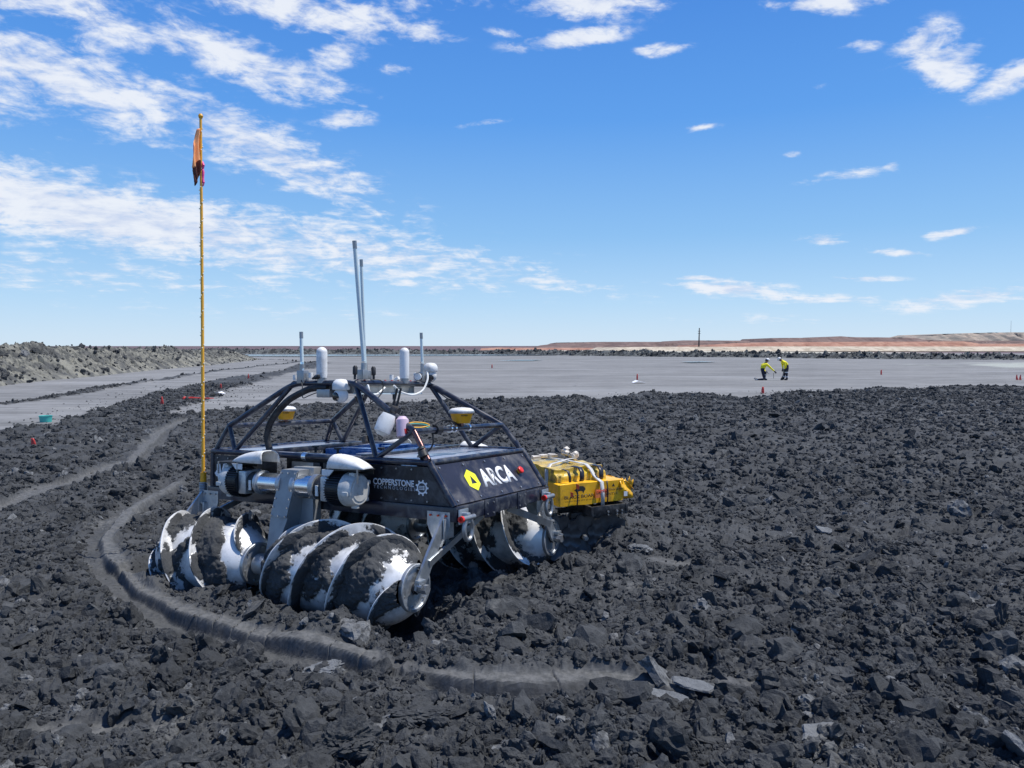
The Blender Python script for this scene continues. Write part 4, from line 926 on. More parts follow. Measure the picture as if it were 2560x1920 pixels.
# roll cage
TX0, TX1, TY, TZ = -1.86, -1.10, .565, 1.57; JX0, JX1, JY, JZ = -2.56, -.33, .72, 1.16
for s in (-1, 1):
    part(tube(bend([(JX0, s*JY, JZ), (TX0, s*TY, TZ), (TX1, s*TY, TZ), (JX1, s*JY, JZ)], .12), .027), 'cage_rail', M['navy'])
    for (x, xd) in ((JX0, XR+.04), (JX1, XF-.02)):
        fr_ = (x == JX1 and s == -1)
        part(tube([(x, s*JY, JZ), (xd, s*(TR-.01), ZT+.02)], .025), 'cage_post', M['bronze'] if fr_ else M['navy'])
    for (jx, tx, mx) in ((JX0, TX0, -2.44), (JX1, TX1, -.70)):
        part(tube([(jx, s*JY, JZ), (mx, s*(TR-.02), ZT+.01)], .023), 'cage_brace', M['navy'])
        part(tube([(tx, s*TY, TZ), (mx, s*(TR-.02), ZT+.01)], .023), 'cage_brace', M['navy'])
part(tube([(JX0, -JY, JZ), (JX0, JY, JZ)], .023), 'cage_cross_tube', M['navy']); part(tube([(JX1, -JY, JZ), (JX1, JY, JZ)], .025), 'cage_cross_tube', M['navy'])
part(tube([(TX1, -TY, TZ), (TX1, TY, TZ)], .025), 'cage_cross_tube', M['navy']); part(tube([(TX0, -TY, TZ), (TX0, TY, TZ)], .025), 'cage_cross_tube', M['navy'])
part(MB().cyl((-.86, -.72, 1.10), (-.84, -.725, 1.05), .034, n=14), 'tube_clamp', M['blk'])
part(MB().cyl((-.215, -.765, 1.00), (-.185, -.772, .955), .040, n=16).cyl((-.232, -.76, 1.03), (-.22, -.763, 1.012), .034, n=16), 'tube_clamp', M['blk'])
for y in (-.36, -.20, -.13, .10): part(MB().cyl((JX1, y-.012, JZ), (JX1, y+.012, JZ), .034, n=16), 'tube_clamp', M['shiny'])
part(MB().cyl((JX1, -.42, JZ), (JX1, -.345, JZ), .040, n=16), 'tube_sleeve', M['blk'])
part(MB().tube(bend([(JX1, -.45, JZ+.04), (JX1, -.32, JZ+.085), (JX1+.02, -.22, JZ+.08), (JX1, -.12, JZ+.05), (JX1, -.04, JZ+.03)], .05), .010, 8).tube(bend([(JX1-.02, -.40, JZ+.05), (JX1-.03, -.30, JZ+.10), (JX1-.02, -.16, JZ+.06)], .05), .008, 8), 'cable', M['blk'])
# thick hose from the mast plate to the deck
part(MB().tube(bend([(-1.45, -.55, 1.53), (-1.60, -.60, 1.528), (-1.80, -.60, 1.455), (-1.90, -.60, 1.41), (-2.03, -.60, 1.31), (-2.14, -.60, 1.19), (-2.185, -.60, 1.06), (-2.14, -.60, .93), (-2.10, -.60, .90)], .1, 4), .032, 12), 'hose', M['blk'])
# plate box under the roof
part(MB().box((-1.34, -.06, TZ-.055), (.36, .90, .085), bev=.004), 'electronics_box', M['galv'])
part(MB().box((-1.12, -.06, TZ-.098), (.10, .92, .010)), 'box_tray', M['fibre'])
part(MB().box((-1.36, -.05, TZ+.012), (.42, .96, .012), bev=.002), 'roof_plate', M['alu'])
bb = MB()
for i in range(9): bb.cyl((-1.17, -.46+.1*i, TZ+.018), (-1.17, -.46+.1*i, TZ+.034), .010, n=8)
part(bb, 'plate_bolts', M['redink'])
for y in (-.32, .02): part(MB().cyl((-1.13, y, TZ-.10), (-1.13, y, TZ-.15), .012, n=10).cyl((-1.13, y, TZ-.15), (-1.13, y, TZ-.21), .004, n=6), 'sensor_stub', M['blk'])
part(MB().lathe((-1.13, -.47, TZ-.12), (0, 0, -1), [(0, .05), (.015, .05), (.02, .04), (.05, .035), (.065, .015)], 20), 'work_light', M['glass'])
# antennas
def whip(x, y, z0, top, r, cap=.05, mm='fibre', tube_h=.06):
    a = np.array([x, y, z0]); t = np.array(top); d = (t-a)/np.linalg.norm(t-a); w = MB().tube([a, t-d*cap*.9], r, 14).build('antenna', M[mm], robot)
    MB().cyl(t-d*cap, t, r*1.08, n=14).build('antenna_cap', M['galv'], w); MB().cyl(a-d*tube_h, a+d*.02, r*1.25, n=14).build('antenna_base', M['shiny'], w); return w
whip(-1.10, -.452, 1.75, (-1.10, -.582, 2.847), .0185, .07); whip(-1.13, -.40, 1.75, (-1.13, -.455, 2.70), .0145, .065)
whip(-1.755, -.565, 1.75, (-1.766, -.565, 2.055), .0165, .06); whip(-1.10, .443, 1.775, (-1.10, .424, 2.087), .0145, .06)
br = part(MB().box((-1.10, -.47, 1.645), (.07, .07, .09), bev=.004).box((-1.12, -.385, 1.645), (.06, .07, .08), bev=.004).cyl((-1.10, -.46, 1.68), (-1.10, -.455, 1.75), .024, n=14).cyl((-1.13, -.40, 1.68), (-1.13, -.40, 1.75), .022, n=14), 'antenna_bracket', M['galv'])
for y in (-.585, -.325): part(MB().lathe((-1.09, y, 1.60), (0, .04 if y < -.4 else -.04, 1), [(0, .012), (.04, .012), (.05, .022), (.11, .022), (.125, .012)], 12), 'rubber_aerial', M['blk'], br)
part(MB().box((-1.745, -.565, 1.63), (.09, .07, .12), bev=.005).cyl((-1.755, -.565, 1.69), (-1.755, -.565, 1.75), .022, n=14), 'antenna_bracket', M['galv'])
part(MB().box((-1.10, .445, 1.64), (.05, .06, .10), bev=.005).cyl((-1.10, .443, 1.68), (-1.10, .443, 1.775), .019, n=14), 'antenna_bracket', M['galv'])
for p in ((-1.84, -.57, 1.60), (-1.66, -.55, 1.62), (-1.30, .2, 1.61)): part(MB().cyl(p, (p[0], p[1], p[2]+.05), .02, n=12).cyl((p[0]+.05, p[1], p[2]), (p[0]+.09, p[1], p[2]+.02), .018, n=10), 'clamp_knob', M['white'])
part(MB().lathe((-1.60, -.58, 1.615), (1, -.4, .15), [(0, .012), (.05, .012), (.06, .022), (.12, .02), (.13, .01)], 12), 'rubber_aerial', M['blk'])
def dome_ant(x, y, z0, z1, r):
    prof = [(0, r*.92), (.04, r)]+[(z1-z0-r, r)]+[(z1-z0-r+r*math.sin(a), r*math.cos(a)) for a in np.linspace(.15, 1.55, 8)]
    d = MB().lathe((x, y, z0), (0, 0, 1), prof, 28).build('dome_antenna', M['white'], robot)
    MB().lathe((x, y, z0-.05), (0, 0, 1), [(0, r*.8), (.05, r*.85)], 20).build('dome_base', M['galv'], d)
dome_ant(-1.505, -.565, 1.62, 1.905, .050); dome_ant(-1.10, .150, 1.62, 1.923, .046)
# cameras
def ptz(x, y, z, s, look):
    look = np.array(look, float); look /= np.linalg.norm(look)
    b = MB().lathe((x, y, z+.02*s), (0, 0, 1), [(-.01, .085*s), (0, .092*s), (.045*s, .092*s), (.075*s, .080*s), (.10*s, .05*s), (.105*s, .0)], 28).build('camera_housing', M['white'], robot)
    q = MB(); z = z-.035*s; prof = [(-.08*s*math.cos(a), .08*s*math.sin(a)) for a in np.linspace(.1, 3.05, 14)]
    q.lathe((x, y, z-.015*s), (0, 0, 1), prof, 24).build('camera_ball', M['white'], b)
    MB().lathe(np.array([x, y, z-.02*s])+look*.058*s, look, [(0, .048*s), (.024*s, .044*s), (.032*s, .030*s), (.034*s, 0.)], 22).build('camera_lens', M['glass'], b); return b
ptz(-1.08, .56, 1.69, .78, (.5, -.8, -.35)); ptz(-1.24, -.60, 1.50, .85, (-.2, -1, -.1))
part(MB().box((-1.44, -.57, 1.475), (.16, .10, .075), bev=.008), 'camera_body', M['galv'])
part(MB().box((-1.13, .40, 1.63), (.05, .07, .10), bev=.01).cyl((-1.08, .37, 1.64), (-1.06, .31, 1.64), .035, n=16), 'small_camera', M['white'])
part(MB().cyl((-1.08, .36, 1.64), (-1.075, .335, 1.64), .042, n=18), 'camera_ring', M['blk'])
part(MB().tube(bend([(-1.08, .50, 1.70), (-1.04, .46, 1.62), (-1.04, .38, 1.50), (-1.04, .20, 1.45), (-1.04, .0, 1.49), (-1.05, -.08, 1.55)], .08), .010, 8), 'white_cable', M['wire_w'])
part(MB().tube(bend([(-1.02, -.53, 1.50), (-.96, -.56, 1.56), (-.93, -.58, 1.50), (-1.0, -.46, 1.46), (-1.06, -.30, 1.47), (-1.06, -.2, 1.53)], .05), .009, 8), 'white_cable', M['wire_w'])
part(MB().tube(bend([(-1.10, -.36, 1.60), (-1.02, -.28, 1.60), (-1.02, -.27, 1.50), (-1.04, -.34, 1.42), (-1.08, -.40, 1.38)], .06), .006, 6), 'cable', M['blk'])
part(MB().tube(bend([(-1.73, -.60, 1.60), (-1.69, -.62, 1.52), (-1.70, -.62, 1.42), (-1.60, -.62, 1.46), (-1.5, -.6, 1.49), (-1.2, -.62, 1.53)], .06), .005, 6), 'cable', M['blk'])
part(MB().tube([(TX1+.02, TY, TZ-.03), (-.9, .60, 1.42), (-.72, .64, 1.36), (-.5, .68, 1.22), (-.36, .70, 1.17)], .006, 6), 'cable', M['blk'])
# clear camera domes taped to the front left rail
part(MB().box((-.60, -.70, 1.24), (.06, .15, .22), bev=.03).build('x', M['white']) and MB().lathe((-.56, -.76, 1.30), (-.25, -.35, -1), [(0, .055), (.06, .075), (.16, .07), (.19, .03)], 18), 'bagged_light', M['white'])
bpy.data.objects.remove([o for o in COL.objects if o.name == 'x'][0])
part(MB().lathe((-.60, -.66, 1.34), (.9, .1, -.35), [(-.01, .036), (0, .044), (.05, .044), (.06, .036)], 18), 'light_ring', M['blk'])
part(MB().lathe((-.47, -.70, 1.28), (.15, -.15, -1), [(0, .03), (.03, .055), (.09, .055), (.17, .05), (.18, .03)], 16), 'bagged_light', mat('pinkish_wrap', (.62, .48, .60), .3, 0, .1, 9))
for dx in (0, .04): part(MB().cyl((-.60+dx, -.66, 1.36), (-.57+dx, -.64, 1.52), .010, n=8), 'rubber_aerial', M['blk'])
for i, mm in enumerate((M['gold'], M['teal'], M['blk'])):
    part(MB().tube(bend([(-.46+.01*i, -.74, 1.19+.012*i), (-.40, -.66, 1.235-.012*i), (-.34, -.56, 1.225-.012*i), (-.32, -.50, 1.20-.012*i), (-.35, -.60, 1.185-.01*i), (-.38, -.68, 1.19-.01*i)], .05), .007, 6), 'loose_cable', mm)
part(MB().lathe((-.42, -.73, 1.18), (.1, 0, -1), [(0, .02), (.04, .022), (.05, .012)], 10), 'red_plug', M['red'])
part(MB().tube(bend([(-.34, -.45, 1.15), (-.33, -.44, 1.05), (-.36, -.46, .98), (-.46, -.5, .93)], .06), .008, 6), 'cable', M['blk'])
# satellite receivers
for (x, y, z, s) in ((-.327, -.01, 1.205, .60), (-2.56, .01, 1.20, .56)):
    g = MB().lathe((x, y, z), (0, 0, 1), [(0, .125*s), (.02, .14*s), (.085, .172*s), (.088, .18*s)], 32).build('receiver_body', M['yel'], robot)
    MB().lathe((x, y, z+.087), (0, 0, 1), [(0, .185*s), (.010, .200*s), (.022, .196*s)], 32).build('receiver_ring', M['galv'], g)
    MB().lathe((x, y, z+.108), (0, 0, 1), [(0, .19*s), (.014, .178*s), (.026, .14*s), (.033, .06*s), (.034, 0)], 32).build('receiver_dome', M['white'], g)
    MB().cyl((x, y, z-.03), (x, y, z+.01), .02, n=12).build('receiver_post', M['bronze'], g)
    c = np.array([x, y, z]); 
    text('lettering', 'R780', c+np.array([.172*s*.75, -.172*s*.68, .070]), np.array([.62, .78, 0])/np.linalg.norm([.62, .78]), (0, 0, 1), .06, .013, M['ink'], g, bold=.02)
# shackles on the front beam
def shackle(x, y, z, s=1., lean=.0):
    pts = []
    for a in np.linspace(-.25*math.pi, 1.25*math.pi, 15): pts.append((x, y+.052*s*math.cos(a)+lean*0, z-.07*s-.062*s*math.sin(a)*1.15))
    pts = [(x, y+.034*s, z+.015)]+pts+[(x, y-.034*s, z+.015)]
    k = MB().tube(pts, .0165*s, 10).build('shackle', M['galv'], robot); MB().cyl((x, y-.075*s, z+.012), (x, y+.075*s, z+.012), .019*s, n=14).build('shackle_pin', M['galv'], k)
    MB().lathe((x, y-.075*s, z+.012), (0, -1, 0), [(0, .023*s), (.02*s, .023*s), (.02*s, .012*s), (.005*s, .011*s)], 16).build('pin_head', M['red'], k)
    MB().box((x-.02, y, z+.01), (.06, .05, .085), bev=.008).box((x-.045, y, z+.02), (.014, .13, .12), bev=.004).build('shackle_plate', M['alu'], k)
shackle(XB+.10, -.73, .475, 1.15); shackle(XB+.10, .69, .475, 1.15)
# warning flag pole
pb = np.array([-2.85, -.79, .60]); pt_ = np.array([-2.85, -.835, 4.185])
pole = MB().tube([pb, pb+(pt_-pb)*.5+np.array([0, 0.004, 0]), pt_], [.0165, .0150, .0125], 14).build('flag_pole', M['gold'], robot)
MB().cyl(pb-(0, 0, .02), pb+(0, 0, .10), .030, n=16).build('pole_socket', M['yel'], pole); MB().lathe(pt_, (0, 0, 1), [(0, .018), (.02, .024), (.04, .016), (.045, 0)], 12).build('pole_tip', M['yel'], pole)
hp = [(pb[0]+.034*math.cos(a), pb[1]+.034*math.sin(a), .43+.17*a/(2*math.pi*11)) for a in np.linspace(0, 2*math.pi*11, 11*12)]
MB().tube(hp, .0075, 6).cyl((pb[0], pb[1], .42), (pb[0], pb[1], .60), .022, n=12).build('pole_spring', M['galv'], pole)
bd = MB(); nb = 112
for i in range(nb):
    t = i/nb; a = 2*math.pi*t*19.3; c = pb+(pt_-pb)*(.03+.95*t)+np.array([.0175*math.cos(a), .0175*math.sin(a), 0]); bd.lathe(c-np.array([0, 0, .007]), (0, 0, 1), [(0, .002), (.004, .0060), (.009, .0060), (.013, .002)], 6)
MB_l = bd.build('light_string', M['bead'], pole)
part(MB().box((-2.83, -.79, .41), (.12, .10, .02), bev=.003).box((-2.78, -.80, .34), (.02, .10, .16), bev=.003), 'pole_bracket', M['alu'])
# flag: orange upper part hangs beside the pole, lower part of darker cloth
nu, nv = 16, 40; U_, V_ = np.meshgrid(np.linspace(0, 1, nu), np.linspace(0, 1, nv)); topz = 4.075
wd = .03+.085*np.clip(V_*1.2, 0, 1)**.9; wd = wd*1.25; fx = pt_[0]-.0-wd*U_*.12+.07*V_*U_+.022*np.sin(U_*10+V_*6)*(.3+U_); fy = pt_[1]+.01-wd*U_*.99; fz = topz-.35*V_-.03*U_*np.sin(V_*7)-.05*U_*V_
fl = grid_mesh('flag', fx, fy, fz, M['orange'], smooth=True, parent=pole); sm_ = fl.modifiers.new('thickness', 'SOLIDIFY'); sm_.thickness = .004
wd2 = .075*(1-V_)**.6; off = .105-wd2
fx2 = pt_[0]+.04-(off*.5+wd2*U_)*.12+.016*np.sin(U_*9+V_*5); fy2 = pt_[1]-.0-(off*.62+wd2*U_)*1.2; fz2 = topz-.34-.22*V_+.02*np.sin(U_*7)
f2 = grid_mesh('flag_lower', fx2, fy2, fz2, M['dark'], smooth=True, parent=fl); sm_ = f2.modifiers.new('thickness', 'SOLIDIFY'); sm_.thickness = .004
MB().tube([pt_-(pt_-pb)*(k)+np.array([.012+.01*math.sin(k*300), .012, 0]) for k in np.linspace(.12, .185, 8)], .013, 8).build('flag_ribbon', M['pink'], fl)
print('robot', time.time()-T0)

# ------------------------------------------------------------------ tray cultivator behind the robot and the yellow carton strapped on it
cult = empty('disc_cultivator', (.97, 8.05, .0), 0); tag(cult, 'black steel tray with notched disc blades in the mud under the yellow carton', 'cultivator')
def cp_(mb, name, m, parent=None, smooth=35): return mb.build(name, m, parent or cult, smooth)
u_, v_ = np.array([math.cos(rad(26)), math.sin(rad(26)), 0]), np.array([-math.sin(rad(26)), math.cos(rad(26)), 0])
Rc = np.stack([u_, v_, [0, 0, 1]], 1)
tc_ = Rc@np.array([.02, .22, 0])
def loc(a, b, c): return u_*a+v_*b+np.array([0, 0, c])
base_z = .40
for (a, b, la, lb) in ((.0, -.13, .44, .03), (.0, .50, .44, .03), (-.21, .18, .03, .66), (.21, .18, .03, .66)):
    cp_(MB().box(loc(a-.02, b, base_z), (la, lb, .10), Rc, .003), 'tray_rail', M['steel'])
cp_(MB().box(loc(-.10, .05, base_z-.06), (.56, .05, .05), Rc, .003).box(loc(-.10, .3, base_z-.06), (.56, .05, .05), Rc, .003), 'gang_beam', M['steel'])
cp_(MB().tube([loc(-.5, .2, .36), loc(-.9, .45, .38), loc(-1.15, .6, .42)], .028, 10), 'draw_bar', M['steel'])
for i, (a, b) in enumerate(((.02, -.06), (-.24, .0), (-.50, .06), (.10, .30))):
    c = loc(a, b, .11); ax = u_*-.25+v_*-.97; uu, vv_, ww = frame(ax); n = 84; pts = []
    for k in range(n):
        t = 2*math.pi*k/n; notch = .026 if (k % 7) in (0, 6) else (.012 if (k % 7) in (1, 5) else 0); r = .238-notch; pts.append((r*math.cos(t), r*math.sin(t)))
    blade = MB(); rings = [0.05, .5, .8, 1.]; vs = []; fs = []
    for s_ in (0, .005):
        for q in rings:
            for (pa, pb2) in pts: vs.append(c+uu*pa*q+vv_*pb2*q+ww*(-.045*(1-q*q)+s_))
    for L_ in range(2):
        o_ = L_*len(rings)*n
        for k in range(len(rings)-1):
            for j in range(n): fs.append((o_+k*n+j, o_+k*n+(j+1) % n, o_+(k+1)*n+(j+1) % n, o_+(k+1)*n+j))
    e0 = 3*n; e1 = (len(rings)+3)*n
    for j in range(n): fs.append((e0+j, e0+(j+1) % n, e1+(j+1) % n, e1+j))
    blade.add(vs, fs); bl = cp_(blade, 'disc_blade', M['blade'])
    cp_(MB().lathe(c+ax*.06, ax, [(-.05, .03), (0, .03), (.0, .022), (.03, .022)], 6), 'axle_nut', M['galv'], bl)
    cp_(MB().box(loc(a-.02, b+.07, .22), (.05, .03, .28), Rc, .004).cyl(c, loc(a+.01, b+.12, .08), .022, n=10), 'disc_hanger', M['steel'])
for a in (-.05, .06, .12): cp_(MB().cyl(loc(a, -.155, base_z-.01), loc(a, -.172, base_z-.01), .011, n=6).cyl(loc(a, -.155, base_z-.04), loc(a, -.172, base_z-.04), .008, n=6), 'rail_bolt', M['galv'])
# carton
bx = empty('carton', (.83, 8.0, .455), rad(27)); tag(bx, 'battered yellow implement carton strapped down on the black tray beside the robot', 'carton')
def bxp(mb, name, m, parent=None, smooth=30): return mb.build(name, m, parent or bx, smooth)
W, D, HB = .80, .96, .225
def crumple(o, amt, sc, seed):
    me = o.data; n = len(me.vertices); co = np.empty(n*3, np.float32); me.vertices.foreach_get('co', co); c = co.reshape(-1, 3)
    for k in range(3): c[:, k] += (fbm3(c[:, 0]*sc+seed+k*9, c[:, 1]*sc, c[:, 2]*sc+k, 4)-.5)*amt
    me.vertices.foreach_set('co', c.ravel()); me.update()
def dense_box(c, d, seg=18):
    bm = bmesh.new(); bmesh.ops.create_cube(bm, size=1); bmesh.ops.bevel(bm, geom=list(bm.edges), offset=.02, segments=1, affect='EDGES')
    for v in bm.verts: v.co = Vector((v.co.x*d[0]+c[0], v.co.y*d[1]+c[1], v.co.z*d[2]+c[2]))
    for k in range(4): bmesh.ops.subdivide_edges(bm, edges=[e for e in bm.edges if e.calc_length() > .035], cuts=1, use_grid_fill=True)
    mb = MB(); bm.verts.index_update(); mb.add([v.co for v in bm.verts], [[v.index for v in f.verts] for f in bm.faces]); bm.free(); return mb
lo = bxp(dense_box((0, D/2-.02, HB/2), (W, D, HB)), 'carton_tray', M['card']); crumple(lo, .030, 3.2, 4)
up = bxp(dense_box((-.055, D/2+.03, HB+.05), (W-.17, D-.12, .19)), 'wrapped_bundle', M['card2'])
me = up.data
for v in me.vertices:
    t = (v.co.y)/D; v.co.x = v.co.x*(1-.06*t)-.03*t
    if v.co.z > HB+.08: v.co.z -= .05*max(0, (v.co.x-.1))*1.5+.02*t; v.co.y += .05 if v.co.y < .2 else 0
crumple(up, .07, 3.6, 15)
# torn end flap on the right
flp = MB(); nf = 12; vs = []
for i in range(nf+1):
    for j in range(7):
        t = i/nf; vs.append((W/2-.06+.20*t, -.035+.02*math.sin(t*5+j)+.05*t, .01+.20*j/6*(1-.0*t)+(.03*math.sin(i*2.3)+.015*math.sin(i*5.1) if j == 6 else 0)+.02*t*math.sin(j)))
flp.add(vs, [(i*7+j, (i+1)*7+j, (i+1)*7+j+1, i*7+j+1) for i in range(nf) for j in range(6)])
fo = bxp(flp, 'torn_flap', M['card']); q = fo.modifiers.new('thickness', 'SOLIDIFY'); q.thickness = .005
fl2 = MB(); vs = []
for i in range(9):
    for j in range(5): t = j/4; vs.append((W/2+.02+.13*t+.02*math.sin(i*2), .0+.5*i/8, .205-.09*t+.02*math.sin(i*1.7+j)))
fl2.add(vs, [(i*5+j, (i+1)*5+j, (i+1)*5+j+1, i*5+j+1) for i in range(8) for j in range(4)])
fo2 = bxp(fl2, 'torn_flap', M['card']); q = fo2.modifiers.new('thickness', 'SOLIDIFY'); q.thickness = .005
FYb = -.052; FU2, FV2 = (1., 0, 0), (0, 0, 1.)
text('lettering', 'BLACK BOAR', (-.175, FYb, .095), FU2, FV2, .36, .036, M['ink'], lo, bold=.02)
text('lettering', 'OUTILS POUR VTT ET VTV', (-.175, FYb, .052), FU2, FV2, .34, .014, M['ink'], lo)
text('lettering', 'CULTIVATEUR', (.235, FYb-.004, .135), FU2, FV2, .25, .026, M['ink'], lo, bold=.005)
text('lettering', 'DENTS E', (.215, FYb-.004, .092), FU2, FV2, .17, .026, M['ink'], lo, bold=.005)
part_ = MB().prism([(-.075, -.045), (.085, -.045), (.085, .045), (-.075, .045)], (.095, FYb-.001, .105), FU2, FV2, .002); bxp(part_, 'warning_label', mat('orange_label', (.85, .22, .06), .5), lo)
text('lettering', 'CAUTION', (.10, FYb-.004, .125), FU2, FV2, .13, .03, M['redink'], lo, bold=.02)
boar = [(-.06, -.02), (-.05, -.045), (-.04, -.02), (-.01, -.012), (.02, -.02), (.03, -.045), (.045, -.015), (.062, .0), (.05, .02), (.03, .035), (-.01, .04), (-.04, .028), (-.062, .03), (-.058, .012), (-.085, .0), (-.07, -.012)]
bxp(MB().prism([(a*.95, b*1.0) for a, b in boar], (-.16, FYb-.001, .165), FU2, FV2, .002), 'printed_emblem', M['ink'], lo, 0)
bxp(MB().prism([(-.02, 0), (.02, 0), (0, .035)], (.245, FYb-.001, .165), FU2, FV2, .002), 'printed_emblem', M['ink'], lo, 0)
bxp(MB().prism([(-.02, 0), (.025, 0), (.025, .05), (-.02, .05)], (.40, FYb-.002, .05), FU2, FV2, .002), 'printed_emblem', M['label'], lo, 0)
bxp(MB().prism([(.25, 0), (.30, 0), (.30, .045), (.25, .045)], (-W/2-.002, 0, .15), (0, -1., 0), (0, 0, 1), .003), 'printed_emblem', M['redink'], lo, 0)
bxp(MB().prism([(-.30, 0), (-.35, 0), (-.35, .045), (-.30, .045)], (-W/2+.03, 0, .235), (0, 1., 0), (0, 0, 1), .003), 'printed_emblem', M['redink'], up, 0)
def strap(pts, w, m, name='strap', t=.004):
    mb = MB(); P = [np.array(p, float) for p in pts]; vs = []
    side = np.array([w/2, 0, 0])
    for p in P: vs += [p-side, p+side]
    mb.add(vs, [(2*i, 2*i+1, 2*i+3, 2*i+2) for i in range(len(P)-1)]); o = bxp(mb, name, m); q = o.modifiers.new('thickness', 'SOLIDIFY'); q.thickness = t; return o
strap([(.115, -.052, -.03), (.11, -.058, .10), (.10, -.052, .225), (.09, .01, .25), (.075, .065, .285), (.06, .10, .345), (.045, .17, .388), (.02, .35, .392), (0, .6, .385), (-.03, .86, .375)], .045, M['strap'])
sd = MB(); P = [(-.425, .22, .16), (-.405, .235, .24), (-.385, .27, .335), (-.30, .33, .386), (-.12, .42, .392), (.02, .52, .392), (.18, .66, .372), (.25, .70, .345)]; vs = []
for p in P: vs += [(p[0]+.012, p[1]-.016, p[2]+.006), (p[0]-.012, p[1]+.016, p[2]+.006)]
sd.add(vs, [(2*i, 2*i+1, 2*i+3, 2*i+2) for i in range(len(P)-1)]); o = bxp(sd, 'strap', M['strap']); q = o.modifiers.new('thickness', 'SOLIDIFY'); q.thickness = .004
for x in (-.205, .17): strap([(x, -.05, -.012), (x, -.062, .03), (x+.004, -.062, .12), (x-.006, -.058, .20), (x, -.045, .232)], .014, M['blkstrap'])
for x in (-.10, .14): strap([(x, .03, .235), (x-.004, .012, .26), (x, .02, .335), (x+.01, .08, .372), (x, .2, .375)], .055, M['blkstrap'])
strap([(-.30, .08, .37), (-.27, .02, .355), (-.26, .0, .30), (-.255, .0, .24)], .03, M['blkstrap'])
bg = bxp(MB().lathe((.11, .72, .41), (.3, .1, 1), [(0, .03), (.012, .045), (.025, .04), (.04, .05), (.055, .035), (.07, .04), (.085, .015)], 18).lathe((.19, .70, .375), (.8, .1, .5), [(0, .03), (.02, .045), (.035, .03), (.05, .04), (.07, .035), (.09, .01)], 16), 'bagged_knot', M['foil']); crumple(bg, .07, 18, 8)
for i, (x, y, z) in enumerate(((-.22, .80, .39), (-.10, .84, .40), (.02, .86, .40))):
    w = bxp(MB().box((x, y, z), (.10, .07, .035), bev=.01), 'crumpled_wrap', M['foil']); crumple(w, .05, 12, i*3+1)
bxp(MB().tube([(.10, -.075, -.03), (.105, -.09, -.06), (.125, -.09, -.085), (.14, -.08, -.06)], .007, 8), 'strap_hook', M['galv'])
print('carton', time.time()-T0)

